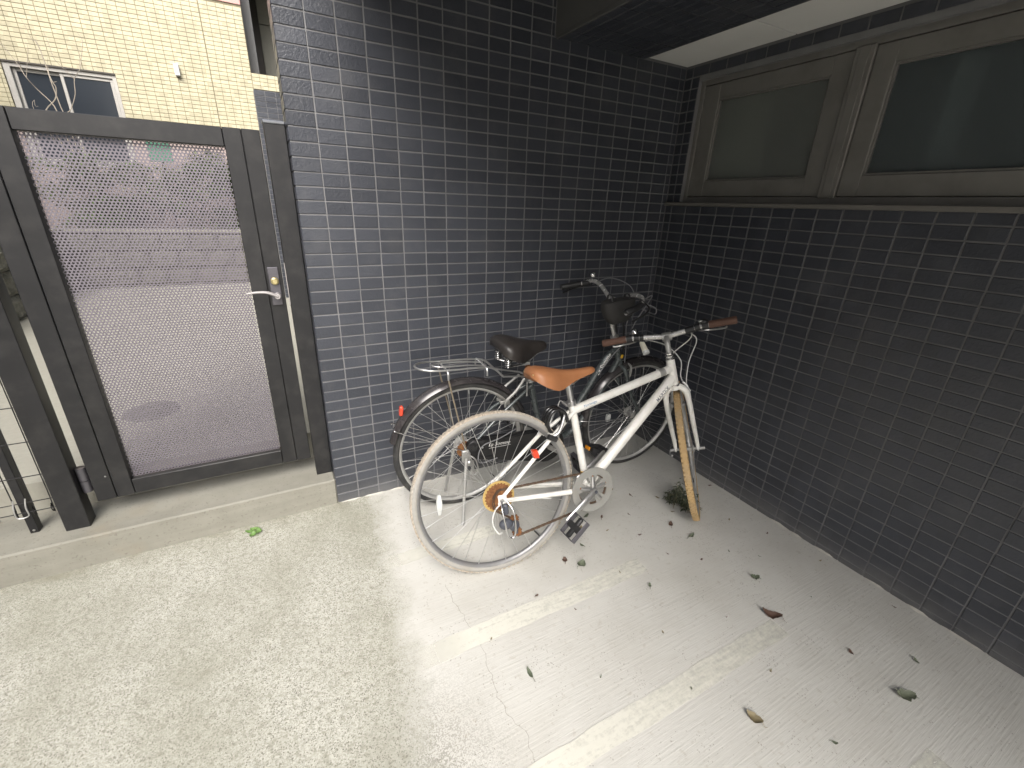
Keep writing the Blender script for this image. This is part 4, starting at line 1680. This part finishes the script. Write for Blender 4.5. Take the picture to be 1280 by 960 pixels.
b = MB()
b.tube([barp(y) for y in (-.27, -.22, -.17, -.12, -.06, -.03, 0, .03, .06, .12, .17, .22, .27)], .0122, 14)
bar = b.build('handlebar', BRIGHT, WB)
bar.matrix_local = STEER
for s in (-1, 1):
    b = MB()
    P = [barp(s * y) for y in (.178, .184, .20, .22, .24, .262, .283, .288)]
    b.tube(P, [.0155, .0168, .0165, .0158, .0160, .0166, .0172, .0145], 16)
    b.build('grip', BROWN_GRIP, bar)
    b = MB()
    b.tube([barp(s * .150), barp(s * .176)], .0185, 14)
    b.tube([barp(s * .120), barp(s * .142)], .0165, 14)
    if s < 0:
        b.sphere(tuple(barp(-.158) + Vector((.004, 0, .016))), .019, 12, 8, (1.1, 1.2, .8))
        b.tube([barp(-.118), barp(-.080)], .0150, 12)
    b.build('shifter', BLACK_PLASTIC, bar)
    b = MB()
    l0 = barp(s * .132) + Vector((.018, 0, -.012))
    b.tube(smooth_path([l0 + Vector((0, -s * .03, .004)), l0, l0 + Vector((.024, s * .022, -.006)), l0 + Vector((.030, s * .06, -.010)), l0 + Vector((.020, s * .105, -.012)), l0 + Vector((.016, s * .118, -.008))], 5), [.009] * 5 + [.008] * 5 + [.0065] * 10 + [.0055] * 5 + [.006], 10, flat=.7)
    b.build('brake_lever', ALLOY, bar)
b = MB()
b.tube([barp(-.150) + Vector((0, 0, .012)), barp(-.150) + Vector((-.004, 0, .026))], .012, 12)
b.build('gear_indicator', CLEAR_REF, bar)
b = MB()
bc_ = barp(.136) + Vector((-.006, 0, .026))
b.lathe([(.0004, .020), (.006, .0195), (.012, .016), (.0165, .009), (.018, 0), (.017, -.006), (.010, -.008), (.0004, -.008)], 20, tuple(bc_), 'z')
b.build('bell', CHROME, bar)
b = MB()
b.tube([barp(.118), barp(.100)], .0165, 14)
b.tube([barp(.109), barp(.109) + Vector((-.004, 0, -.03))], .008, 8)
b.build('lamp_clamp', BLACK_PLASTIC, bar)
lc = barp(.109) + Vector((-.004, -.0, -.030))
ld = Vector((-.42, -.25, -.85)).normalized()
b = MB()
b.tube([lc - ld * .012, lc, lc + ld * .030, lc + ld * .040], [.010, .0125, .0135, .0165], 16)
lamp = b.build('lamp', CREAM_PL, bar)
b = MB()
b.tube([lc + ld * .0402, lc + ld * .050], [.0165, .0155], 18)
b.tube([lc + ld * .050, lc + ld * .0515], [.0125, .010], 16)
b.build('lens', LENS, lamp)
# cables from the bar
b = MB()
c1 = barp(-.105) + Vector((.02, 0, -.016))
b.tube(smooth_path([c1, c1 + Vector((.045, .015, -.03)), BC + Vector((.075, .01, -.10)), HB + Vector((.055, .03, .04)), HB + Vector((.0, .04, .015)), HB + Vector((-.055, .028, -.02))], 7), .0026, 8)
b.tube(smooth_path([c1 + Vector((.004, .004, 0)), c1 + Vector((.030, -.015, -.04)), BC + Vector((.060, -.075, -.13)), HB + Vector((.050, -.050, -.01)), HB + Vector((.030, -.062, -.05))], 7), .0026, 8)
c2 = barp(.095) + Vector((.02, 0, -.016))
b.tube(smooth_path([c2, c2 + Vector((.05, -.02, -.005)), BC + Vector((.075, .01, -.045)), BC + Vector((.06, -.04, -.12)), HB + Vector((.055, -.03, .02)), HB + Vector((.03, -.05, -.04))], 7), .0026, 8)
o = b.build('brake_cable', CABLE_W, WB)
o.matrix_local = STEER

# black cable lock round the white frame
lock = thing('cable_lock', 'black coiled cable lock hanging at the seat stays of the white bicycle', 'lock')
lock.matrix_world = WB.matrix_world @ Matrix.Translation((.262, -.012, .612))
b = MB()
P = []
for i in range(90):
    a = 2 * PI * i / 30
    rr_ = .050 + .004 * math.sin(i * .21)
    P.append((rr_ * math.cos(a) * .82, -.030 + .022 * i / 30, rr_ * math.sin(a) * 1.05))
b.tube(P, .0072, 10)
b.build('cable', BLACK_GLOSS, lock)
b = MB()
b.tube([(-.050, -.040, -.045), (-.016, -.044, -.062)], .0115, 14)
b.build('lock_barrel', BLACK_PLASTIC, lock)

# ======================= dark city bicycle behind
dx, dy, dh, dl = .5622, -.2461, -.0466, .0232
DB = thing('bicycle', 'dark grey city bicycle with rear carrier and mudguards, against the wall', 'bicycle')
DB.matrix_world = Matrix.Translation((dx, dy, fz(dx))) @ Matrix.Rotation(dh, 4, 'Z') @ Matrix.Rotation(.013, 4, 'Y') @ Matrix.Rotation(dl, 4, 'X')
R = .3326
BB = Vector((.445, 0, .275))
ST = Vector((.3456, 0, .6368))
HT = Vector((.8369, 0, .79))
HB = Vector((.8875, 0, .6646))
wbx = 1.0365
ax = (HT - HB).normalized()
fwd = Vector((ax.z, 0, -ax.x))
STEER = Matrix.Translation(HB) @ Matrix.Rotation(-.0175, 4, ax) @ Matrix.Translation(-HB)
sdir = (ST - BB).normalized()
b = MB()
b.tube([BB, ST], .0158, 16)
b.tube([HB - ax * .01, HT + ax * .004], .019, 16)
up_path = smooth_path([HT - ax * .045, (.787, 0, .690), (.664, 0, .484), (.575, 0, .375), (.500, 0, .350), tuple(BB + sdir * .085)], 6)
b.tube(up_path, .0165, 14)
lo_path = smooth_path([HB + ax * .030, (.835, 0, .600), (.735, 0, .425), (.640, 0, .305), (.545, 0, .268), tuple(BB)], 6)
b.tube(lo_path, .0175, 14)
b.cyl((BB.x, 0, BB.z), .0225, -.036, .036, 20)
for s in (-1, 1):
    b.tube([BB + Vector((-.01, s * .022, 0)), BB + Vector((-.10, s * .044, .004)), Vector((.01, s * .060, R - .004))], [.0105, .0105, .008], 10)
    b.tube([ST - sdir * .03 + Vector((-.006, s * .018, 0)), Vector((.17, s * .046, R + .155)), Vector((.006, s * .060, R + .008))], [.008, .008, .007], 10)
    b.bbox(-.014, .022, s * .060 - .003, s * .060 + .003, R - .022, R + .020, .002)
dframe = b.build('frame', TEAL_PAINT, DB)
lettering('La Somme', .030, INK_WHITE, dframe, (.742, 0, .6146), (.787, 0, .690), (-.1, -1, .35), .0172, .35, thick=.0006)
b = MB()
yp = HB + ax * .045 + Vector((.012, -.0172, 0))
b.bbox(yp.x - .008, yp.x + .008, yp.y - .003, yp.y, yp.z - .010, yp.z + .010, .002)
b.build('sticker', YELLOW, dframe)
b = MB()
b.lathe([(.020, 0), (.021, .004), (.021, .012), (.016, .018), (.022, .020), (.022, .026), (.013, .032)], 22, (0, 0, 0), 'z')
o = b.build('headset', ALLOY_DULL, DB)
o.matrix_local = Matrix.Translation(HT + ax * .003) @ ax.to_track_quat('Z', 'Y').to_matrix().to_4x4()
# seat
b = MB()
b.tube([ST - sdir * .05, ST + sdir * .10], .0135, 14)
b.build('seat_post', RUST, DB)
b = MB()
b.tube([ST - sdir * .012, ST + sdir * .012], .0205, 14)
b.tube([ST + Vector((-.03, -.026, 0)), ST + Vector((-.03, .026, 0))], .005, 8)
b.tube([ST + Vector((-.03, -.026, 0)), ST + Vector((-.028, -.03, -.075))], .0045, 8)
b.build('seat_clamp', ALLOY, DB)
b = MB()
secs = [(.150, .055, .838, .815), (.158, .085, .852, .802), (.178, .105, .862, .790), (.205, .110, .863, .780), (.235, .104, .858, .768), (.262, .088, .850, .758), (.290, .066, .842, .758), (.320, .046, .836, .768), (.352, .034, .832, .778), (.385, .028, .829, .787), (.405, .022, .826, .792), (.416, .012, .818, .798)]
saddle(b, secs, .55)
b.build('saddle', BLACK_VINYL, DB, angle=60)
for s in (-1, 1):
    b = MB()
    P = []
    for i in range(60):
        a = 2 * PI * i / 12
        P.append((.192 + .016 * math.cos(a), s * .058 + .016 * math.sin(a), .735 + .048 * i / 60))
    b.tube(P, .0028, 6)
    b.build('saddle_spring', CHROME, DB)
b = MB()
for s in (-1, 1):
    b.tube(smooth_path([(.192, s * .058, .735), (.235, s * .035, .728), (.30, s * .022, .733), (.37, s * .014, .775)], 5), .0042, 8)
b.bbox(.28, .33, -.026, .026, .718, .745, .006)
b.build('saddle_rail', CHROME, DB)
# wheels
drear = wheel(DB, Matrix.Translation((0, 0, R)), R, .0160, (RUBBER, RUBBER), 36, .036, .050)
dfm = STEER @ Matrix.Translation((wbx, 0, R))
dfront = wheel(DB, dfm, R, .0160, (RUBBER, RUBBER), 36, .030, .060)
for (wh_, a) in ((dfront, PI), ):
    b = MB()
    b.loft([[(x, y, z) for x, z in ((-.010, -.022), (.010, -.022), (.013, 0), (.010, .022), (-.010, .022), (-.013, 0))] for y in (-.007, .007)])
    o = b.build('reflector', CLEAR_REF, wh_)
    o.matrix_local = Matrix.Rotation(a, 4, 'Y') @ Matrix.Translation((.165, 0, .0))
# mudguards
b = MB()
fender(b, 0, R, R + .022, 166, 18)
fd = b.build('rear_mudguard', FENDER, DB)
b = MB()
p = Vector(((R + .036) * math.cos(math.radians(141)), 0, R + (R + .036) * math.sin(math.radians(141))))
q = MB()
q.bbox(-.008, .008, -.012, .012, -.022, .022, .004)
M4 = Matrix.Translation(p) @ Matrix.Rotation(math.radians(6), 4, 'Y')
b.add([M4 @ Vector(v) for v in q.v], q.f)
b.build('reflector', RED, fd)
b = MB()
fa = math.radians(155)
fp = Vector(((R + .018) * math.cos(fa), 0, R + (R + .018) * math.sin(fa)))
b.tube(smooth_path([(-.004, -.062, R), fp + Vector((.02, -.045, -.004)), fp + Vector((-.004, -.03, .004)), fp + Vector((-.010, 0, .008)), fp + Vector((-.004, .03, .004)), fp + Vector((.02, .045, -.004)), (-.004, .062, R)], 5), .0024, 8)
b.build('mudguard_stay', CHROME, fd)
b = MB()
fender(b, wbx, R, R + .022, 182, 52)
ff = b.build('front_mudguard', FENDER, DB)
b = MB()
b.tube(smooth_path([(wbx, -.060, R), (wbx - R - .008, -.034, R + .024), (wbx - R - .026, 0, R + .028), (wbx - R - .008, .034, R + .024), (wbx, .060, R)], 5), .0024, 8)
b.build('mudguard_stay', CHROME, ff)
# carrier
b = MB()
zr = .748
outer = [(.175, -.052, .690), (.12, -.056, .738), (.05, -.058, zr + .002), (-.08, -.060, zr + .006), (-.16, -.056, zr + .010), (-.205, -.034, zr + .013), (-.220, 0, zr + .014), (-.205, .034, zr + .013), (-.16, .056, zr + .010), (-.08, .060, zr + .006), (.05, .058, zr + .002), (.12, .056, .738), (.175, .052, .690)]
b.tube(smooth_path(outer, 5), .0048, 10)
b.tube(smooth_path([(.10, -.022, .742), (0, -.024, zr + .006), (-.11, -.024, zr + .010), (-.145, 0, zr + .012), (-.11, .024, zr + .010), (0, .024, zr + .006), (.10, .022, .742)], 5), .0042, 10)
for x in (.085, -.095):
    b.tube(smooth_path([(x, -.075, zr - .035), (x, -.070, zr - .006), (x, -.05, zr + .001), (x, .05, zr + .001), (x, .070, zr - .006), (x, .075, zr - .035)], 4), .0042, 8)
for s in (-1, 1):
    b.tube([(.175, s * .052, .690), (.30, s * .030, .668), (.352, s * .020, .640)], .0045, 8)
car = b.build('carrier', ALLOY, DB)
b = MB()
for s in (-1, 1):
    b.tube([(-.095, s * .074, zr - .03), (-.004, s * .070, R)], .0036, 8, flat=.7)
b.build('carrier_stay', simple('weathered_stay_metal', (.27, .23, .17), .5, .4), DB)
b = MB()
for s in (-1, 1):
    b.tube(smooth_path([(.30, s * .028, .655), (.25, s * .046, .605), (.20, s * .047, .56), (.205, s * .030, .52)], 5), .0068, 8)
    b.bbox(.18, .23, s * .022 - .005, s * .022 + .005, R + .20, R + .218, .003)
b.build('rear_brake', ALLOY_DULL, DB)
# chain case
b = MB()
n = 20
ringA = []
for i in range(n + 1):
    a = math.radians(-100 + 190 * i / n)
    ringA.append((BB.x + .095 * math.cos(a), BB.z + .095 * math.sin(a)))
for i in range(n + 1):
    a = math.radians(90 + 170 * i / n)
    ringA.append((.045 + .052 * math.cos(a), R + .004 + .052 * math.sin(a)))
b.loft([[(x, -.040, z) for x, z in ringA], [(x, -.066, z) for x, z in ringA], [(BB.x + (x - BB.x) * .97, -.072, R - .02 + (z - R + .02) * .93) for x, z in ringA]])
case = b.build('chain_case', BLACK_GLOSS, DB)
lettering('La Somme', .027, INK_WHITE, case, (.105, -.0, .352), (.30, 0, .345), (0, -1, 0), .0726, .3)
b = MB()
b.bbox(.108, .225, -.0738, -.0731, .3325, .3340, .0003)
b.build('lettering_underline', INK_WHITE, case)
b = MB()
b.sphere((.075, -.073, .345), .005, 8, 6)
b.build('bolt', ALLOY, case)
CA = math.radians(-32)
for s, ang in ((-1, CA), (1, CA + PI)):
    e = BB + Vector((.165 * math.cos(ang), s * .098, .165 * math.sin(ang)))
    c0 = BB + Vector((0, s * .080, 0))
    b = MB()
    b.tube([c0, c0.lerp(e, .5), e], [.014, .0115, .0115], 12, flat=.6, up=(0, 1, 0))
    b.cyl((BB.x, 0, BB.z), .012, min(s * .03, s * .088), max(s * .03, s * .088), 18)
    b.build('crank', ALLOY_DULL, DB)
    pedal(DB, e + Vector((0, s * .058, 0)), 1.25, BLACK_PLASTIC, None)
# rear hub gear changer, bare sprocket, stand
b = MB()
sprocket(b, (0, 0, R), .042, -.040, -.037, 18)
b.build('sprocket', RUST, DB)
b = MB()
b.bbox(-.012, .014, -.078, -.064, R - .055, R - .008, .004)
b.sphere((.010, -.080, R - .055), .018, 12, 8, (1.2, .6, .9))
b.bbox(.020, .034, -.075, -.070, R - .13, R - .05, .004)
b.tube(smooth_path([(0, -.085, R - .005), (.03, -.10, R - .03), (.045, -.10, R - .09), (.03, -.095, R - .115), (.012, -.095, R - .08)], 5), .0035, 8)
b.cyl((0, 0, R), .010, -.086, -.060, 8)
der2 = b.build('derailleur', ALLOY, DB)
b = MB()
sprocket(b, (.027, 0, R - .118), .017, -.072, -.066, 11)
b.build('jockey_wheel', ALLOY_DULL, der2)
b = MB()
b.tube(smooth_path([(.26, -.050, .40), (.16, -.082, .385), (.07, -.085, .36), (.045, -.095, .30), (.07, -.09, .27), (.15, -.085, .278)], 6), .0026, 8)
b.build('gear_cable', CABLE_G, DB)
b = MB()
b.bbox(-.028, .006, -.080, -.064, R - .05, R + .015, .004)
b.tube([(-.010, -.085, R - .02), (-.032, -.125, .16), (-.052, -.166, .008)], [.0085, .0075, .0065], 10, flat=.8)
b.tube([(-.052, -.166, .010), (-.060, -.178, .004)], [.0095, .007], 10)
b.tube([(-.012, .070, R - .02), (-.035, .085, .16), (-.058, .098, .008)], [.0085, .0075, .0065], 10, flat=.8)
b.tube([(-.090, -.120, .125), (-.020, -.120, .14)], .0045, 8)
b.build('kickstand', ALLOY_DULL, DB)
# fork, stem, bar
b = MB()
FA = Vector((wbx, 0, R))
for s in (-1, 1):
    top = HB - ax * .016
    P = smooth_path([top, top - ax * .006 + Vector((0, s * .022, 0)), top - ax * .030 + Vector((0, s * .044, 0)), top.lerp(FA, .5) + Vector((-.004, s * .050, 0)), FA + Vector((-.012, s * .052, .06)), FA + Vector((0, s * .052, .006))], 5)
    n = len(P)
    b.tube(P, [.0135 - .005 * i / n for i in range(n)], 10)
dfork = b.build('fork', TEAL_PAINT, DB)
dfork.matrix_local = STEER
b = MB()
c0 = HB - ax * .07 + fwd * .018
for s in (-1, 1):
    b.tube(smooth_path([c0 + Vector((0, 0, .055)), c0 + Vector((.006, s * .040, .045)), c0 + Vector((.004, s * .046, -.005)), c0 + Vector((-.006, s * .030, -.035))], 4), .006, 8)
b.build('front_brake', ALLOY_DULL, dfork)
b = MB()
b.cyl(tuple(FA), .008, -.075, -.052, 8)
b.cyl(tuple(FA), .008, .052, .075, 8)
b.build('axle_nut', ALLOY, dfork)
BC = HT + ax * .2256 + fwd * .0276
b = MB()
b.tube(smooth_path([HT + ax * .02, HT + ax * .17, HT + ax * .21 + fwd * .008, BC], 5), .0112, 12)
b.cyl(tuple(BC), .017, -.018, .018, 16)
dstem = b.build('stem', BRIGHT, DB)
dstem.matrix_local = STEER
b = MB()
bp_ = [(-.1338, .2762, .0095), (-.085, .268, .020), (-.035, .250, .032), (.0, .215, .052), (.008, .17, .058), (.010, .12, .047), (.012, .075, .022), (.006, .035, .004), (0, 0, 0)]
full = bp_ + [(x, -y, z) for (x, y, z) in bp_[-2::-1]]
P = smooth_path([BC + Vector(q_) for q_ in full], 4)
b.tube(P, .0110, 12)
dbar = b.build('handlebar', BRIGHT, DB)
dbar.matrix_local = STEER
for s in (-1, 1):
    pts_ = [BC + Vector((x, s * y, z)) for (x, y, z) in ((-.1345, .2765, .009), (-.130, .2757, .011), (-.085, .268, .020), (-.040, .252, .031), (-.030, .247, .034))]
    b = MB()
    b.tube(pts_, [.013, .0165, .0160, .0165, .0150], 14)
    b.build('grip', BLACK_PLASTIC, dbar)
    b = MB()
    g0 = BC + Vector((-.012, s * .230, .040))
    b.tube([g0 + Vector((-.012, s * .01, -.004)), g0 + Vector((.016, -s * .018, .006))], .0150, 12)
    b.tube(smooth_path([g0 + Vector((.02, 0, -.006)), g0 + Vector((.020, s * .03, -.020)), g0 + Vector((-.03, s * .062, -.040)), g0 + Vector((-.095, s * .066, -.065))], 5), .0050, 8, flat=.7)
    b.build('brake_lever', BLACK_PLASTIC, dbar)
b = MB()
bl = BC + Vector((.002, .195, .086))
b.lathe([(.0004, .020), (.007, .019), (.014, .014), (.0185, .006), (.019, 0), (.016, -.006), (.0004, -.008)], 20, tuple(bl), 'z')
b.tube([bl, bl - Vector((0, 0, .03))], .005, 8)
b.build('bell', CHROME, dbar)
b = MB()
b.tube(smooth_path([BC + Vector((.012, .20, .038)), BC + Vector((.06, .12, .085)), BC + Vector((.10, 0, .065)), BC + Vector((.10, -.05, -.01)), BC + Vector((.09, -.03, -.12)), HT + Vector((.06, -.02, -.02)), HT + Vector((.07, -.02, -.12))], 7), .0026, 8)
b.tube(smooth_path([BC + Vector((.012, -.20, .038)), BC + Vector((.075, -.19, .060)), BC + Vector((.12, -.12, .0)), BC + Vector((.11, -.07, -.10)), HT + Vector((.05, -.035, .02)), HT + Vector((-.02, -.03, -.06)), up_path[8] + Vector((.0, -.022, -.0))], 7), .0026, 8)
b.tube(smooth_path([BC + Vector((.02, -.22, .03)), BC + Vector((.07, -.235, .01)), BC + Vector((.11, -.19, -.03)), BC + Vector((.09, -.12, -.02))], 6), .0024, 8)
o = b.build('brake_cable', CABLE_G, DB)
o.matrix_local = STEER
b = MB()
b.tube([HT + ax * .05 + fwd * .016, HT + ax * .19 + fwd * .022], [.010, .010], 10)
b.tube(smooth_path([HB + fwd * .03 + ax * .02, HT + fwd * .055, HT + ax * .10 + fwd * .07, HT + ax * .16 + fwd * .05], 5), .0055, 8)
b.build('basket_bracket', BLACK_PLASTIC, DB)
# pouch on the handlebar
pouch = thing('pouch', 'black fabric pouch hanging on the handlebar of the dark bicycle', 'bag')
pouch.matrix_world = DB.matrix_world @ Matrix.Translation((.715, -.125, .990))
b = MB()
rings = []
for k, (z, sx, sy, ox) in enumerate(((.052, .082, .030, .0), (.046, .088, .036, 0), (.015, .085, .042, .002), (-.020, .073, .042, .008), (-.045, .058, .036, .014), (-.056, .045, .024, .018))):
    ring = []
    for i in range(20):
        a = 2 * PI * i / 20
        ca, sa = math.cos(a), math.sin(a)
        ring.append((ox + sx * (abs(ca) ** .6) * (1 if ca > 0 else -1) + random.uniform(-.001, .001), sy * (abs(sa) ** .6) * (1 if sa > 0 else -1), z + .010 * ca))
    rings.append(ring)
b.loft(rings)
b.build('bag_body', simple('black_fabric', (.028, .027, .026), .8, var=.25, bumps=.3), pouch)
b = MB()
for x in (-.05, .05):
    b.tube(smooth_path([(x, -.02, .048), (x, -.01, .072), (x, .015, .072), (x, .02, .048)], 4), .006, 8, flat=.4)
b.build('strap', BLACK_PLASTIC, pouch)

# ------------------------------------------------------------------ leaves and weed on the floor
def leaf_mesh(mat, L, W, curl, seed, lobes=False):
    rnd = random.Random(seed)
    b = MB()
    n = 9
    vs = []
    for i in range(n + 1):
        u = i / n
        w = W / 2 * math.sin(PI * min(.97, u * .94 + .04)) ** .75
        if lobes:
            w *= .55 + .45 * abs(math.sin(u * PI * 3.2))
        bend = curl * L * (u - .5) ** 2 * 1.6 + rnd.uniform(0, .1) * L * abs(curl)
        side = rnd.uniform(-.06, .06) * W
        lift = W * .33 * abs(curl) * (1 + rnd.uniform(-.3, .3))
        x = (u - .5) * L
        vs += [(x, side - w, bend + lift), (x, side - w * .5, bend + lift * .3), (x, side, bend), (x, side + w * .5, bend + lift * .35), (x, side + w, bend + lift * rnd.uniform(.4, 1.3))]
    fs = [(5 * i + k, 5 * i + k + 1, 5 * i + k + 6, 5 * i + k + 5) for i in range(n) for k in range(4)]
    b.add(vs, fs)
    b.tube([(-L * .5, 0, curl * L * .4), (-L * .66, rnd.uniform(-.1, .1) * L, .003), (-L * .80, rnd.uniform(-.2, .2) * L, .002)], .0009, 5)
    lo = min(v[2] for v in b.v)
    b.v = [(x, y, z - lo + .0025) for x, y, z in b.v]
    # top and underside
    nv = len(b.v)
    return b.mesh('fallen_leaf', mat)


def leaf(label, x, y, rot, L, W, mat, curl=.35, seed=1, lobes=False, group=None, tilt=0.0):
    L, W = L * .78, W * .78
    o = link('fallen_leaf', leaf_mesh(mat, L, W, curl, seed, lobes))
    o.location = (x, y, fz(x) + .002)
    o.rotation_euler = (tilt, 0, rot)
    return tag(o, label, 'leaf', group)


G1 = 'leaves lying on the concrete'
leaf('large dark brown curled leaf alone on the concrete near the right wall', 1.364, -1.404, 2.2, .085, .045, LEAF_BROWN, .6, 1, group=G1)
leaf('large grey green withered leaf at the lower right of the floor', 1.466, -1.79, 2.6, .075, .055, LEAF_DULL, .5, 2, True, G1)
leaf('straw coloured withered leaf with a long stalk, lowest centre of the floor', .958, -1.611, 1.9, .060, .038, LEAF_STRAW, .55, 3, False, G1)
leaf('small crumpled green leaf nearest the middle of the right wall', 1.48, -1.255, 2.5, .045, .040, LEAF_DULL, .7, 4, True, G1)
leaf('wide dull green leaf in front of the pedal, beside a brown one', .858, -.873, .3, .052, .044, LEAF_DULL, .45, 5, False, G1)
leaf('small dark brown leaf in front of the pedal, left of a green one', .806, -.824, 1.1, .036, .028, LEAF_BROWN, .6, 6, False, G1)
leaf('brown leaf standing on edge just right of the weed at the front wheel', 1.415, -.851, .9, .042, .030, LEAF_BROWN, .7, 7, True, G1)
leaf('thin spiky green leaf just in front of the front tyre', 1.444, -.952, .2, .055, .026, LEAF_DULL, .4, 8, True, G1)
leaf('slender green leaf beside the far end of the second white line', .418, -1.187, 1.5, .050, .018, LEAF_DULL, .4, 9, False, G1)
leaf('small grey leaf between the chainring and the front wheel, on open floor', 1.075, -.62, .4, .055, .022, LEAF_DULL, .3, 10, True, G1)
leaf('small brown leaf scrap under the chainring', 1.00, -.68, .9, .030, .018, LEAF_STRAW, .4, 11, False, G1)
for k, (u, v) in enumerate(((-.385, -.060), (-.352, -.075), (-.368, -.052), (-.375, -.088))):
    leaf('bright green leaf of the little heap below the kerb', u, v, k * 1.4, .045, .032, LEAF_GREEN, .5, 20 + k, False, 'fresh green leaves below the kerb')
bits = [(1.044, -1.088, .03), (1.477, -1.627, .028), (1.653, -1.75, .03), (1.113, -1.761, .022), (1.15, -1.54, .018), (1.36, -1.08, .02), (1.52, -1.10, .018), (1.25, -.99, .016), (.62, -1.30, .014), (.93, -1.27, .016), (1.60, -1.42, .014), (.70, -1.05, .012), (1.34, -.50, .03), (1.40, -.58, .025), (1.28, -.70, .02), (.60, -.93, .02), (1.20, -1.33, .012), (.86, -1.46, .012), (.36, -1.02, .014), (1.52, -.66, .03), (1.66, -.82, .024), (1.72, -.95, .02), (1.80, -1.10, .02), (1.85, -1.32, .018), (1.50, -.78, .022), (1.88, -.70, .024), (1.78, -.58, .02), (1.86, -1.60, .016), (1.10, -.75, .02), (1.02, -.60, .035), (1.14, -.66, .03), (.93, -.78, .028), (1.22, -.84, .024), (.98, -.98, .014), (1.62, -1.18, .014)]
for k, (x, y, L) in enumerate(bits):
    leaf('tiny dry leaf scrap on the concrete floor', x, y, random.uniform(0, 6), L, L * .55, random.choice((LEAF_DULL, LEAF_BROWN, LEAF_STRAW)), .5, 40 + k, k % 2 == 0, 'tiny leaf scraps')

weed = thing('weed', 'withered dark green weed clump behind the front tyre of the white bicycle', 'plant', (1.585, -.765, fz(1.585)))
rnd = random.Random(12)
b = MB()
s_ = MB()
for k in range(34):
    a = rnd.uniform(0, 2 * PI)
    r0 = abs(rnd.gauss(0, .035))
    base = Vector((r0 * .6 * math.cos(a) + rnd.uniform(-.025, .025), r0 * math.sin(a) - rnd.uniform(-.05, .05), 0))
    tip = base + Vector((rnd.gauss(-.01, .018), rnd.gauss(0.0, .025), rnd.uniform(.02, .10)))
    P = smooth_path([base, base.lerp(tip, .5) + Vector((rnd.uniform(-.01, .01), rnd.uniform(-.01, .01), .012)), tip], 4)
    s_.tube(P, .0012, 5)
    for p in P[2:]:
        for q in range(2):
            dv = Vector((rnd.gauss(0, 1), rnd.gauss(0, 1), rnd.gauss(-.1, .5)))
            leaf_quad(b, p, dv, Vector((rnd.uniform(-.4, .4), rnd.uniform(-.4, .4), 1)), rnd.uniform(.014, .034), rnd.uniform(.006, .012))
b.build('foliage', LEAF_DARK, weed, smooth=False, fix=False)
s_.build('stem', LEAF_STRAW, weed)
